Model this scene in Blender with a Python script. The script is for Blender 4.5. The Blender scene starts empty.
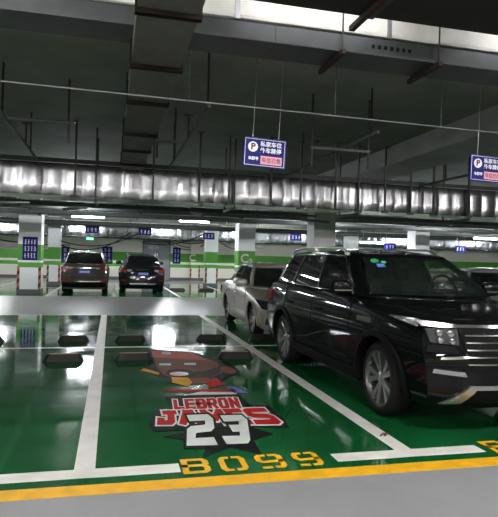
import bpy, bmesh, math, random
from mathutils import Vector, Matrix
random.seed(7)
PI = math.pi
C = bpy.context.scene.collection
sc = bpy.context.scene

# ---------------------------------------------------------------- materials
MATS = {}
def nodes_of(m):
    m.use_nodes = True
    nt = m.node_tree
    return nt, nt.nodes['Principled BSDF']
def mat(name, col, rough=.5, metal=0., var=.08, scale=6., bump=0., bscale=40., spec=.5, coat=0., emit=None, es=0., alpha=1., trans=0., ior=1.45, rvar=0.):
    if name in MATS: return MATS[name]
    m = bpy.data.materials.new(name); nt, p = nodes_of(m)
    N, L = nt.nodes, nt.links
    geo = N.new('ShaderNodeNewGeometry')
    if var > 0 or rvar > 0:
        nz = N.new('ShaderNodeTexNoise'); nz.inputs['Scale'].default_value = scale; nz.inputs['Detail'].default_value = 4
        L.new(geo.outputs['Position'], nz.inputs['Vector'])
    if var > 0:
        cr = N.new('ShaderNodeValToRGB')
        cr.color_ramp.elements[0].position = .3; cr.color_ramp.elements[1].position = .7
        cr.color_ramp.elements[0].color = (*[c*(1-var) for c in col], 1)
        cr.color_ramp.elements[1].color = (*[min(1, c*(1+var)) for c in col], 1)
        L.new(nz.outputs['Fac'], cr.inputs['Fac']); L.new(cr.outputs['Color'], p.inputs['Base Color'])
    else:
        p.inputs['Base Color'].default_value = (*col, 1)
    if rvar > 0:
        mr = N.new('ShaderNodeMapRange'); mr.inputs[1].default_value = .3; mr.inputs[2].default_value = .7
        mr.inputs[3].default_value = max(.01, rough-rvar); mr.inputs[4].default_value = rough+rvar
        L.new(nz.outputs['Fac'], mr.inputs[0]); L.new(mr.outputs[0], p.inputs['Roughness'])
    else:
        p.inputs['Roughness'].default_value = rough
    p.inputs['Metallic'].default_value = metal
    p.inputs['Specular IOR Level'].default_value = spec
    p.inputs['IOR'].default_value = ior
    if coat: p.inputs['Coat Weight'].default_value = coat; p.inputs['Coat Roughness'].default_value = .04
    if trans: p.inputs['Transmission Weight'].default_value = trans
    if alpha < 1: p.inputs['Alpha'].default_value = alpha
    if bump:
        nb = N.new('ShaderNodeTexNoise'); nb.inputs['Scale'].default_value = bscale
        bp = N.new('ShaderNodeBump'); bp.inputs['Strength'].default_value = bump; bp.inputs['Distance'].default_value = .02
        L.new(geo.outputs['Position'], nb.inputs['Vector']); L.new(nb.outputs['Fac'], bp.inputs['Height']); L.new(bp.outputs['Normal'], p.inputs['Normal'])
    if emit: p.inputs['Emission Color'].default_value = (*emit, 1); p.inputs['Emission Strength'].default_value = es
    MATS[name] = m
    return m

def banded(name, bands, base, rough=.6):
    """paint in horizontal bands by height (z0, z1, colour)"""
    m = bpy.data.materials.new(name); nt, p = nodes_of(m); N, L = nt.nodes, nt.links
    geo = N.new('ShaderNodeNewGeometry'); sp = N.new('ShaderNodeSeparateXYZ'); L.new(geo.outputs['Position'], sp.inputs[0])
    mr = N.new('ShaderNodeMapRange'); mr.inputs[1].default_value = 0; mr.inputs[2].default_value = 4; L.new(sp.outputs['Z'], mr.inputs[0])
    cr = N.new('ShaderNodeValToRGB'); cr.color_ramp.interpolation = 'CONSTANT'
    els = [(0, base)]
    for z0, z1, c in bands: els += [(z0/4, c), (z1/4, base)]
    e = cr.color_ramp.elements
    while len(e) > 1: e.remove(e[-1])
    first = True
    for pos, c in els:
        if first: el = e[0]; el.position = 0; first = False
        else: el = e.new(pos)
        el.color = (*c, 1)
    L.new(mr.outputs[0], cr.inputs['Fac'])
    nz = N.new('ShaderNodeTexNoise'); nz.inputs['Scale'].default_value = 2.5; nz.inputs['Detail'].default_value = 6; L.new(geo.outputs['Position'], nz.inputs['Vector'])
    mx = N.new('ShaderNodeMix'); mx.data_type = 'RGBA'; mx.blend_type = 'MULTIPLY'; mx.inputs['Factor'].default_value = .25
    L.new(cr.outputs['Color'], mx.inputs['A']); L.new(nz.outputs['Color'], mx.inputs['B']); 
    bw = N.new('ShaderNodeMapRange'); bw.inputs[3].default_value = .8; bw.inputs[4].default_value = 1.1
    L.new(nz.outputs['Fac'], bw.inputs[0]); L.new(bw.outputs[0], mx.inputs['B'])
    L.new(mx.outputs['Result'], p.inputs['Base Color']); p.inputs['Roughness'].default_value = rough
    return m

def striped(name, c0, c1, period, axes=(1, 0, 1), rough=.5):
    m = bpy.data.materials.new(name); nt, p = nodes_of(m); N, L = nt.nodes, nt.links
    geo = N.new('ShaderNodeNewGeometry')
    d = N.new('ShaderNodeVectorMath'); d.operation = 'DOT_PRODUCT'; d.inputs[1].default_value = axes; L.new(geo.outputs['Position'], d.inputs[0])
    a = N.new('ShaderNodeMath'); a.operation = 'DIVIDE'; a.inputs[1].default_value = period; L.new(d.outputs['Value'], a.inputs[0])
    f = N.new('ShaderNodeMath'); f.operation = 'FRACT'; L.new(a.outputs[0], f.inputs[0])
    g = N.new('ShaderNodeMath'); g.operation = 'GREATER_THAN'; g.inputs[1].default_value = .5; L.new(f.outputs[0], g.inputs[0])
    mx = N.new('ShaderNodeMix'); mx.data_type = 'RGBA'; mx.inputs['A'].default_value = (*c0, 1); mx.inputs['B'].default_value = (*c1, 1)
    L.new(g.outputs[0], mx.inputs['Factor']); L.new(mx.outputs['Result'], p.inputs['Base Color']); p.inputs['Roughness'].default_value = rough
    return m

def floor_mat(name, col, rough, rvar, var, wear=.0, spec=.5, bump=.03):
    """epoxy / polished screed: streaky colour, uneven gloss, slight waviness"""
    m = bpy.data.materials.new(name); nt, p = nodes_of(m); N, L = nt.nodes, nt.links
    geo = N.new('ShaderNodeNewGeometry')
    mp = N.new('ShaderNodeMapping'); mp.inputs['Scale'].default_value = (1., .6, 1); L.new(geo.outputs['Position'], mp.inputs['Vector'])
    nz = N.new('ShaderNodeTexNoise'); nz.inputs['Scale'].default_value = 1.3; nz.inputs['Detail'].default_value = 7; nz.inputs['Roughness'].default_value = .62; L.new(mp.outputs[0], nz.inputs['Vector'])
    cr = N.new('ShaderNodeValToRGB'); cr.color_ramp.elements[0].position = .3; cr.color_ramp.elements[1].position = .75
    cr.color_ramp.elements[0].color = (*[c*(1-var) for c in col], 1); cr.color_ramp.elements[1].color = (*[c*(1+var) for c in col], 1)
    L.new(nz.outputs['Fac'], cr.inputs['Fac']); L.new(cr.outputs['Color'], p.inputs['Base Color'])
    n2 = N.new('ShaderNodeTexNoise'); n2.inputs['Scale'].default_value = 2.2; n2.inputs['Detail'].default_value = 5; L.new(geo.outputs['Position'], n2.inputs['Vector'])
    mr = N.new('ShaderNodeMapRange'); mr.inputs[1].default_value = .35; mr.inputs[2].default_value = .7; mr.inputs[3].default_value = max(.02, rough-rvar); mr.inputs[4].default_value = rough+rvar
    L.new(n2.outputs['Fac'], mr.inputs[0]); L.new(mr.outputs[0], p.inputs['Roughness'])
    n3 = N.new('ShaderNodeTexNoise'); n3.inputs['Scale'].default_value = 3.5; n3.inputs['Detail'].default_value = 3; L.new(geo.outputs['Position'], n3.inputs['Vector'])
    bp = N.new('ShaderNodeBump'); bp.inputs['Strength'].default_value = bump; bp.inputs['Distance'].default_value = .02
    L.new(n3.outputs['Fac'], bp.inputs['Height']); L.new(bp.outputs['Normal'], p.inputs['Normal'])
    p.inputs['Specular IOR Level'].default_value = spec
    return m

GREEN = floor_mat('green_epoxy', (.006, .092, .026), .085, .04, .30, spec=.32)
GREYF = floor_mat('grey_screed', (.25, .25, .265), .5, .06, .10, spec=.3)
PAVE = floor_mat('grey_aisle_epoxy', (.21, .21, .205), .30, .0, .05, spec=.25, bump=0)
WHITE_L = mat('white_line_paint', (.68, .66, .63), .45, spec=.25, var=.1, scale=5)
YELLOW_L = mat('yellow_line_paint', (.74, .39, .015), .5, var=.12, scale=8, spec=.2)
BLACKP = mat('black_paint', (.008, .008, .009), .6, spec=.06, var=0)
REDP = mat('red_paint', (.42, .012, .014), .6, spec=.06, var=.12)
WHITEP = mat('white_decal_paint', (.62, .66, .63), .6, spec=.06, var=.12, scale=3)
BROWNP = mat('brown_decal_paint', (.20, .065, .035), .6, spec=.06, var=.12)
DARKBR = mat('dark_brown_decal_paint', (.035, .018, .012), .6, spec=.06, var=.1)
PINKP = mat('salmon_decal_paint', (.55, .10, .07), .6, spec=.06, var=.1)
YELP = mat('mustard_decal_paint', (.62, .33, .04), .6, spec=.06, var=.1)
BLUEP = mat('violet_decal_paint', (.14, .14, .42), .6, spec=.06, var=.1)
WALLM = banded('wall_paint', [(0, .19, (.10, .10, .10)), (.84, 1.06, (.09, .33, .04)), (1.19, 1.76, (.085, .32, .035))], (.74, .71, .63))
PILM = banded('pillar_paint', [(0, .16, (.09, .09, .09)), (.97, 1.16, (.10, .36, .04)), (1.24, 1.84, (.085, .31, .035))], (.86, .86, .87))
CEILM = mat('ceiling_concrete', (.21, .23, .205), .85, var=.15, scale=1.5, bump=.2, bscale=12)
BEAMM = mat('beam_concrete', (.27, .275, .255), .8, var=.15, scale=2)
FOIL = mat('duct_foil', (.38, .38, .40), .27, metal=1., var=.10, scale=3)
GALV = mat('galvanised_steel', (.42, .42, .45), .42, metal=.85, var=.12, scale=6)
DKSTEEL = mat('dark_painted_steel', (.035, .038, .036), .55, var=.15)
DKDUCT = mat('dark_duct', (.11, .115, .105), .6, var=.2, scale=4)
RUST = mat('rusty_bracket', (.022, .010, .008), .7, var=.3)
PLASTIC = mat('pale_wrap', (.78, .77, .74), .55, var=.08)
PIPEM = mat('grey_pipe_paint', (.10, .11, .105), .5, var=.15)
RUBBER = mat('black_rubber', (.012, .012, .012), .7, var=.15)
HAZ = striped('hazard_tape', (.012, .012, .012), (.50, .16, .05), .30, (1, 0, -1))
SIGNB = mat('sign_blue', (.014, .013, .14), .5, var=.05, spec=.15)
SIGNW = mat('sign_white', (.75, .77, .85), .5, var=0)
SIGNP = mat('sign_pink', (.72, .30, .40), .5, var=.05)
SIGNR = mat('sign_dark_red', (.18, .03, .03), .5, var=0)
CHROME = mat('chrome', (.75, .75, .75), .12, metal=1., var=0)
ALLOY = mat('alloy_silver', (.45, .45, .45), .28, metal=.9, var=.05)
TYRE = mat('tyre_rubber', (.008, .008, .008), .8, var=.1, bump=.1, bscale=60, spec=.25)
TRIMB = mat('black_plastic', (.004, .004, .0045), .6, var=.1, spec=.1)
GLASSD = mat('tinted_glass', (.006, .007, .007), .03, var=0, alpha=.88, spec=.6)
GLASSF = mat('windscreen_glass', (.015, .022, .018), .03, var=0, alpha=.38, spec=.6)
LENS = mat('lamp_glass', (.10, .105, .11), .06, var=.1, metal=.6)
LAMPCH = mat('lamp_bright_trim', (.5, .5, .5), .2, var=.05, metal=.9)
REDLENS = mat('red_lamp_glass', (.20, .012, .010), .15, var=.05)
SEATM = mat('dark_upholstery', (.02, .02, .02), .8, var=.1)
PLATE = mat('blue_plate', (.03, .05, .42), .35, var=.03)
CABLE = mat('black_cable', (.01, .01, .01), .5, var=0)
DOORM = mat('grey_door_paint', (.22, .23, .24), .4, var=.06)
LAMPE = mat('tube_light', (.9, .9, .9), .4, var=0, emit=(.93, .97, 1.0), es=95)
LAMPH = mat('lamp_housing', (.6, .6, .6), .4, var=.03)
EXITM = mat('exit_sign_green', (.05, .45, .12), .4, var=0, emit=(.1, .9, .25), es=1.2)

# ---------------------------------------------------------------- mesh helpers
def new_obj(name, bm, m=None, parent=None, smooth=None, loc=None):
    me = bpy.data.meshes.new(name); bm.normal_update(); bm.to_mesh(me); bm.free()
    o = bpy.data.objects.new(name, me); C.objects.link(o)
    if m is not None:
        for x in (m if isinstance(m, (list, tuple)) else [m]): me.materials.append(x)
    if smooth is not None:
        for p in me.polygons: p.use_smooth = True
        me.set_sharp_from_angle(angle=math.radians(smooth))
    if parent is not None: o.parent = parent
    if loc is not None: o.location = loc
    return o
def tag(o, label, cat, group=None):
    o['label'] = label; o['category'] = cat
    if group: o['group'] = group
    return o
def thing(name, label, cat, loc=(0, 0, 0), rz=0, group=None):
    o = bpy.data.objects.new(name, None); C.objects.link(o); o.location = loc; o.rotation_euler = (0, 0, rz); o.empty_display_size = .1
    return tag(o, label, cat, group)
def struct(o): o['kind'] = 'structure'; return o
def B(): return bmesh.new()
def box(bm, x0, x1, y0, y1, z0, z1, mi=0):
    v = [bm.verts.new(p) for p in ((x0,y0,z0),(x1,y0,z0),(x1,y1,z0),(x0,y1,z0),(x0,y0,z1),(x1,y0,z1),(x1,y1,z1),(x0,y1,z1))]
    for q in ((3,2,1,0),(4,5,6,7),(0,1,5,4),(1,2,6,5),(2,3,7,6),(3,0,4,7)):
        f = bm.faces.new([v[i] for i in q]); f.material_index = mi
    return v
def rbox(bm, x0, x1, y0, y1, z0, z1, r=.02, seg=2):
    t = bmesh.new(); box(t, x0, x1, y0, y1, z0, z1)
    bmesh.ops.bevel(t, geom=list(t.edges), offset=r, segments=seg, affect='EDGES', profile=.6)
    me = bpy.data.meshes.new('t'); t.to_mesh(me); t.free(); bm.from_mesh(me); bpy.data.meshes.remove(me)
def tube(bm, pts, r, n=8, cap=True):
    pts = [Vector(p) for p in pts]; rings = []
    up = None
    for i, p in enumerate(pts):
        d = (pts[min(i+1, len(pts)-1)] - pts[max(i-1, 0)]).normalized()
        if up is None:
            up = Vector((0, 0, 1)) if abs(d.z) < .9 else Vector((1, 0, 0))
        a = d.cross(up).normalized(); b = a.cross(d).normalized(); up = b
        rr = r[i] if isinstance(r, (list, tuple)) else r
        rings.append([bm.verts.new(p + (a*math.cos(2*PI*k/n) + b*math.sin(2*PI*k/n))*rr) for k in range(n)])
    for A, D in zip(rings, rings[1:]):
        for k in range(n): bm.faces.new((A[k], A[(k+1) % n], D[(k+1) % n], D[k]))
    if cap: bm.faces.new(rings[0][::-1]); bm.faces.new(rings[-1])
def lathe(bm, prof, n=36, axis='x', closed=False, ctr=(0, 0, 0)):
    """prof = [(along, radius)]"""
    rings = []
    c = Vector(ctr)
    for a, r in prof:
        ring = []
        for k in range(n):
            t = 2*PI*k/n
            if axis == 'x': v = Vector((a, r*math.cos(t), r*math.sin(t)))
            elif axis == 'y': v = Vector((r*math.cos(t), a, r*math.sin(t)))
            else: v = Vector((r*math.cos(t), r*math.sin(t), a))
            ring.append(bm.verts.new(c+v))
        rings.append(ring)
    idx = list(range(len(rings)))
    pairs = list(zip(idx, idx[1:])) + ([(idx[-1], 0)] if closed else [])
    for i, j in pairs:
        for k in range(n): bm.faces.new((rings[i][k], rings[i][(k+1) % n], rings[j][(k+1) % n], rings[j][k]))
    if not closed: bm.faces.new(rings[0][::-1]); bm.faces.new(rings[-1])
    bmesh.ops.recalc_face_normals(bm, faces=list(bm.faces))
def prism(bm, poly, z0, z1):
    """poly in xy extruded in z"""
    a = [bm.verts.new((x, y, z0)) for x, y in poly]; b = [bm.verts.new((x, y, z1)) for x, y in poly]
    n = len(poly)
    for i in range(n): bm.faces.new((a[i], a[(i+1) % n], b[(i+1) % n], b[i]))
    bm.faces.new(a[::-1]); bm.faces.new(b)
    bmesh.ops.recalc_face_normals(bm, faces=list(bm.faces))
def slabgrid(bm, fn, nu, nv, nrm, t_out, t_in=.01):
    """closed slab over fn(u,v); nrm(u,v) = outward direction"""
    O = []; I = []
    for i in range(nu+1):
        ro = []; ri = []
        for j in range(nv+1):
            u, v = i/nu, j/nv; p = Vector(fn(u, v)); d = Vector(nrm(u, v)).normalized()
            ro.append(bm.verts.new(p + d*t_out)); ri.append(bm.verts.new(p - d*t_in))
        O.append(ro); I.append(ri)
    for i in range(nu):
        for j in range(nv):
            bm.faces.new((O[i][j], O[i+1][j], O[i+1][j+1], O[i][j+1])); bm.faces.new((I[i][j], I[i][j+1], I[i+1][j+1], I[i+1][j]))
    for i in range(nu):
        bm.faces.new((O[i][0], I[i][0], I[i+1][0], O[i+1][0])); bm.faces.new((O[i][nv], O[i+1][nv], I[i+1][nv], I[i][nv]))
    for j in range(nv):
        bm.faces.new((O[0][j], O[0][j+1], I[0][j+1], I[0][j])); bm.faces.new((O[nu][j], I[nu][j], I[nu][j+1], O[nu][j+1]))
    bmesh.ops.recalc_face_normals(bm, faces=list(bm.faces))
def interp(x, pts):
    if x <= pts[0][0]: return pts[0][1]
    if x >= pts[-1][0]: return pts[-1][1]
    n = len(pts)
    for i in range(n-1):
        if x <= pts[i+1][0]:
            x0, y0 = pts[i]; x1, y1 = pts[i+1]; h = x1-x0; t = (x-x0)/h
            def tan(k):
                if k == 0: return (pts[1][1]-pts[0][1])/(pts[1][0]-pts[0][0])
                if k == n-1: return (pts[-1][1]-pts[-2][1])/(pts[-1][0]-pts[-2][0])
                a = (pts[k][1]-pts[k-1][1])/(pts[k][0]-pts[k-1][0]); b = (pts[k+1][1]-pts[k][1])/(pts[k+1][0]-pts[k][0])
                return 0 if a*b <= 0 else 2*a*b/(a+b)
            m0, m1 = tan(i), tan(i+1)
            return (2*t**3-3*t**2+1)*y0 + (t**3-2*t**2+t)*h*m0 + (-2*t**3+3*t**2)*y1 + (t**3-t**2)*h*m1
def copy_tree(o, parent=None):
    c = o.copy(); C.objects.link(c)
    if parent: c.parent = parent
    for ch in list(o.children): copy_tree(ch, c)
    return c
def text_mesh(name, s, size, m, parent, loc, rot, bold=0., extrude=.002, align='CENTER', sx=1., shear=0.):
    cu = bpy.data.curves.new(name, 'FONT'); cu.body = s; cu.size = size; cu.offset = bold; cu.extrude = extrude; cu.align_x = align; cu.align_y = 'CENTER'; cu.resolution_u = 3; cu.shear = shear
    t = bpy.data.objects.new('tmp', cu); C.objects.link(t)
    dg = bpy.context.evaluated_depsgraph_get(); dg.update()
    me = bpy.data.meshes.new_from_object(t.evaluated_get(dg)); bpy.data.objects.remove(t); bpy.data.curves.remove(cu)
    me.name = name; me.materials.clear(); me.materials.append(m)
    o = bpy.data.objects.new(name, me); C.objects.link(o); o.location = loc; o.rotation_euler = rot; o.scale = (sx, 1, 1)
    if parent: o.parent = parent
    return o

# ---------------------------------------------------------------- room shell
X0, X1, Y0, YW = -16, 34, -9, 36.0
bm = B(); box(bm, X0, X1, Y0, YW, -.25, 0); floor = struct(new_obj('floor', bm, GREYF))
def slab(name, m, rects, z, parent=floor, t=.003):
    bm = B()
    for a, b, c, d in rects: box(bm, a, b, c, d, z-t, z)
    return new_obj(name, bm, m, parent)
ZG, ZL, ZN = .0015, .003, .004
slab('green_coating', GREEN, [(X0, X1, 3.74, 14.46)], ZG); slab('green_coating', GREEN, [(X0, X1, 20.9, 31.6)], ZG)
slab('aisle_coating', PAVE, [(X0, X1, 14.46, 20.9)], ZG); slab('aisle_coating', PAVE, [(X0, X1, 31.6, YW)], ZG)
slab('yellow_line', YELLOW_L, [(X0, X1, 3.595, 3.755)], ZG+.001)
# bay dividers (near double row)
xs = [-15+.0, -12.54, -10.08, -7.62, -5.15, -2.68, -.216, 2.247, 4.71, 7.17, 9.64, 12.1, 14.56, 17, 19.5, 22, 24.5]
for x in xs: slab('bay_line', WHITE_L, [(x, x+.143, 3.87, 14.46)], ZL)
segs = [(X0, -1.94), (-.76, .51), (1.69, 2.972), (4.2, 5.4)]
for a, b in segs: slab('front_line', WHITE_L, [(a, b, 3.87, 4.03)], ZL+.0005)
slab('middle_line', WHITE_L, [(X0, X1, 9.31, 9.39)], ZL+.0005)
slab('back_line', WHITE_L, [(X0, X1, 14.40, 14.47)], ZL+.0005)
for x in (-14.7, -12.2, -9.8, -7.3, -4.9, -2.3, .07, 2.5, 4.9, 7.4, 9.9, 12.4, 15, 17.5): slab('bay_line', WHITE_L, [(x, x+.12, 20.9, 31.6)], ZL)
slab('far_line', WHITE_L, [(X0, X1, 26.2, 26.3)], ZL+.0005)
# ceiling
ZC = 3.7
bm = B(); box(bm, X0, X1, Y0, YW, ZC, ZC+.25); ceiling = struct(new_obj('ceiling', bm, CEILM))
bm = B()
for x in (-3.3, 5.05, 13.0, 21.0): box(bm, x, x+.85, Y0, YW, 3.36, ZC+.01)
struct(new_obj('ceiling_beam', bm, BEAMM))
bm = B()
for y in (29.2,): box(bm, X0, X1, y, y+.6, 3.30, ZC+.01)
struct(new_obj('ceiling_crossbeam', bm, BEAMM))
def wall(name, *a):
    bm = B(); box(bm, *a); return struct(new_obj(name, bm, WALLM))
wall('wall_back', X0-.2, X1+.2, YW, YW+.2, 0, ZC+.2); wall('wall_front', X0-.2, X1+.2, Y0-.2, Y0, 0, ZC+.2)
wall('wall_left', X0-.2, X0, Y0, YW, 0, ZC+.2); wall('wall_right', X1, X1+.2, Y0, YW, 0, ZC+.2)
bm = B(); box(bm, X0, X1, YW-.03, YW, 0, .19); struct(new_obj('baseboard_back', bm, mat('baseboard_paint', (.10, .10, .10), .5)))

# ---------------------------------------------------------------- pillars
def sign_blocks(par, x0, x1, z0, z1, rows, cols, y, seed):
    """worn, unreadable characters: each one a joined cluster of short strokes"""
    rnd = random.Random(seed)
    rh = (z1-z0)/rows; cw = (x1-x0)/cols
    for r in range(rows):
        for c in range(cols):
            cx = x0+cw*(c+.5); cz = z0+rh*(r+.5); w = cw*.36; h = rh*.32; bm = B()
            vx = cx+rnd.uniform(-.3, .3)*w; box(bm, vx-.009, vx+.009, y-.004, y, cz-h, cz+h)
            for k in range(3):
                zz = cz-h*.9+k*h*.9; box(bm, min(vx, cx-w*rnd.uniform(.3, 1)), max(vx, cx+w*rnd.uniform(.3, 1)), y-.005, y, zz-.009, zz+.009)
            new_obj('sign_character', bm, SIGNW, par)
def pillar(x, y, w, label, sign=False, d=None, guards=True, z0g=.16, z1g=1.0, logo=False):
    d = d or w
    t = thing('pillar', label, 'pillar', (x, y, 0))
    bm = B(); box(bm, 0, w, 0, d, 0, 3.38); new_obj('shaft', bm, PILM, t)
    bm = B(); box(bm, -.02, w+.02, -.02, d+.02, 0, .16); new_obj('base', bm, mat('pillar_base', (.10, .105, .11), .5), t)
    bm = B(); box(bm, -.12, w+.12, -.12, d+.12, 2.98, 3.30); new_obj('capital', bm, BEAMM, t)
    if guards:
        for gx in (-.015, w-.075):
            bm = B(); box(bm, gx, gx+.09, -.015, .09, z0g, z1g); new_obj('corner_guard', bm, HAZ, t)
    if logo:
        for s_, zz, sz in (('C', 1.52, .50), ('2', 1.42, .28)):
            text_mesh('letter', s_, sz, WHITE_L, t, (.26 if s_ == 'C' else .52, -.006, zz), (PI/2, 0, 0), bold=.01)
    return t
p1 = pillar(-3.37, 21.95, .80, 'white pillar with blue notice and striped corners, left of brown SUV', d=.85)
bm = B(); box(bm, .16, .68, -.02, -.004, 1.25, 2.12); sg = tag(new_obj('notice_sign', bm, SIGNB, None, loc=(-3.37, 21.95, 0)), 'blue three-row notice board on the white pillar left of the brown SUV', 'sign')
sign_blocks(sg, .20, .64, 1.30, 2.06, 3, 4, -.021, 3)
pillar(-3.02, 28.4, .58, 'grey pillar just left of the brown SUV, behind the one with the notice')
pillar(4.86, 29.15, .64, 'green-banded pillar with striped corners between grey door and silver sedan')
pillar(5.0, 22.0, .70, 'white pillar with pale ring logo directly behind the silver sedan', logo=True)
pillar(5.28, 14.1, .62, 'grey pillar right behind the black SUV roof', d=.55)
pillar(13.0, 22.0, .70, 'white pillar above the right half of the black SUV roof')
pillar(13.0, 29.2, .64, 'far grey pillar seen through the gap right of the roof-side pillar')
pillar(21.0, 22.0, .70, 'pale pillar at right edge of photo, behind the parked silver car')
pillar(-11.2, 22.0, .70, 'pillar beyond the left edge of the photo')
# low wall column with hazard stripes
t = thing('wall_column', 'shallow white column with two striped edges on the back wall', 'pillar', (4.95, YW-.22, 0))
bm = B(); box(bm, 0, .62, 0, .22, 0, 3.3); new_obj('shaft', bm, WALLM, t)
for gx in (-.015, .54):
    bm = B(); box(bm, gx, gx+.10, -.015, .09, .19, 1.0); new_obj('corner_guard', bm, HAZ, t)

# wall logo, door, exit sign, cabinet, wall signs
o = text_mesh('letter', 'C', .62, WHITE_L, None, (5.33-.25, YW-.235, 1.49), (PI/2, 0, 0), bold=.012)
o.name = 'wall_logo'; tag(o, 'white ring letter painted on green band of the back wall column', 'wall marking')
t = struct(thing('door_1', 'grey double door in the back wall', 'door', (1.9, YW-.05, 0)))
for k in ('label', 'category'): del t[k]
bm = B(); box(bm, 0, 1.78, 0, .06, 0, 2.55); new_obj('door_frame', bm, mat('door_frame_paint', (.13, .14, .14), .4), t)
for i in range(2):
    bm = B(); rbox(bm, .07+i*.83, .07+i*.83+.80, -.03, .02, .02, 2.42, .01); dd = new_obj('door_leaf', bm, DOORM, t)
    bm = B(); tube(bm, [(.82+i*.14, -.03, 1.05), (.82+i*.14, -.08, 1.05), (.82+i*.14-.10*(1 if i == 0 else -1), -.08, 1.05)], .012); new_obj('door_handle', bm, CHROME, dd)
bm = B(); rbox(bm, .35, 1.0, -.035, 0, 2.0, 2.25, .01); new_obj('vision_panel', bm, mat('pane', (.35, .36, .37), .15), t)
def wall_sign(x, y, z, w, h, label, rows=3, cols=2, cat='sign', seed=1):
    t = thing('wall_sign', label, cat, (x, y, z))
    bm = B(); box(bm, -w/2, w/2, -.02, 0, -h/2, h/2); new_obj('sign_board', bm, SIGNB, t)
    sign_blocks(t, -w*.38, w*.38, -h*.42, h*.42, rows, cols, -.021, seed)
    return t
wall_sign(-2.95, YW, 1.50, .8, 1.0, 'blue notice on wall behind the brown SUV, half hidden', seed=2)
wall_sign(-.28, YW, 1.55, .62, 1.05, 'blue notice on wall between the two parked SUVs', seed=4)
wall_sign(4.08, YW, 1.62, .50, 1.05, 'blue notice on wall between grey door and ring logo', seed=5)
t = thing('exit_sign', 'small glowing green exit sign above the brown SUV', 'sign', (-1.35, YW-.05, 2.55))
bm = B(); rbox(bm, -.24, .24, -.05, .03, -.12, .12, .015); new_obj('sign_case', bm, LAMPH, t)
bm = B(); box(bm, -.20, .20, -.056, -.045, -.09, .09); new_obj('sign_face', bm, EXITM, t)
bm = B(); rbox(bm, 0, .46, -.14, .01, 0, .32, .02); cb = new_obj('junction_box', bm, DOORM, None, loc=(.75, YW, 2.55)); tag(cb, 'small grey box on the wall left of the grey door', 'box')
bm = B(); box(bm, .06, .40, -.15, -.135, .05, .27); new_obj('lid', bm, GALV, cb)
bm = B(); rbox(bm, 0, .46, -.14, .01, 0, .32, .02); cb = new_obj('junction_box', bm, DOORM, None, loc=(9.3, YW, 2.25)); tag(cb, 'small grey box on the wall just left of black SUV roof', 'box')
bm = B(); box(bm, .06, .40, -.15, -.135, .05, .27); new_obj('lid', bm, GALV, cb)

# cables draped on the back wall
def droop(a, b, sag, n=18):
    a, b = Vector(a), Vector(b)
    return [a.lerp(b, i/n) - Vector((0, 0, sag*4*(i/n)*(1-i/n))) for i in range(n+1)]
for (a, b, s, lab) in (((-7, YW-.08, 2.35), (-2.5, YW-.08, 2.1), .12, 'black cable sagging on wall at far left edge'),
                       ((-2.4, 28.0, 2.15), (1.4, 28.6, 2.75), .45, 'black cable looping from pillar across the wall above brown SUV'),
                       ((-2.4, 28.1, 1.95), (.9, 28.6, 2.7), .50, 'lower black cable looping just above the brown SUV'),
                       ((1.4, 27.5, 2.2), (4.6, 28.6, 2.75), .30, 'long black cable above dark SUV and door'),
                       ((3.3, YW-.08, 2.6), (6.1, YW-.08, 2.55), .55, 'deepest black cable loop left of the far green-banded pillar'),
                       ((3.5, YW-.16, 2.62), (6.1, YW-.16, 2.5), .38, 'middle black cable loop left of the far green-banded pillar'),
                       ((3.8, YW-.24, 2.6), (6.1, YW-.24, 2.6), .18, 'shallow black cable loop left of the far green-banded pillar'),
                       ((6.9, YW-.08, 2.6), (9.0, YW-.08, 2.3), .30, 'black cable on wall between the two pillars behind silver sedan')):
    bm = B(); tube(bm, droop(a, b, s), .028, 6); tag(new_obj('draped_cable', bm, CABLE, smooth=60), lab, 'cable')

# ---------------------------------------------------------------- wheel stops
def wheel_stop(x, y, w, label, rz=0, yellow=True):
    t = thing('wheel_stop', label, 'wheel stop', (x, y, ZL), rz, 'rubber wheel stops on the green bays')
    bm = B()
    h = .10; d = .16; c = .055
    lo = [(-w/2, -d/2), (w/2, -d/2), (w/2, d/2), (-w/2, d/2)]
    # chamfered block: lower outline octagon, upper narrower octagon
    def octo(w_, d_, c_): return [(-w_/2+c_, -d_/2), (w_/2-c_, -d_/2), (w_/2, -d_/2+c_), (w_/2, d_/2-c_), (w_/2-c_, d_/2), (-w_/2+c_, d_/2), (-w_/2, d_/2-c_), (-w_/2, -d_/2+c_)]
    A = [bm.verts.new((p[0], p[1], 0)) for p in octo(w, d, c)]; D = [bm.verts.new((p[0], p[1], h)) for p in octo(w-.13, d-.07, c*.6)]
    for i in range(8): bm.faces.new((A[i], A[(i+1) % 8], D[(i+1) % 8], D[i]))
    bm.faces.new(A[::-1]); bm.faces.new(D); new_obj('rubber_block', bm, RUBBER, t)
    if yellow:
        bm = B(); box(bm, -w*.34, w*.34, -d/2+.045, -d/2+.068, h-.002, h+.004); new_obj('reflective_strip', bm, mat('dull_yellow_strip', (.42, .25, .05), .5), t)
    return t
WN = [(-2.96, 'far-left off-frame stop of the near row'), (-1.9, 'left stop of left bay, near row'), (-.62, 'black rubber wheel stop with yellow strip, near row, left of the white line'),
      (.345, 'black rubber wheel stop with yellow strip just left of the floor cartoon'), (1.86, 'black rubber wheel stop with yellow strip right behind the floor cartoon'),
      (2.85, 'wheel stop under the tail of the black SUV, its left one'), (4.0, 'wheel stop under the tail of the black SUV, its right one')]
for x, lab in WN[2:6]: wheel_stop(x, 8.2, .56, lab)
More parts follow.
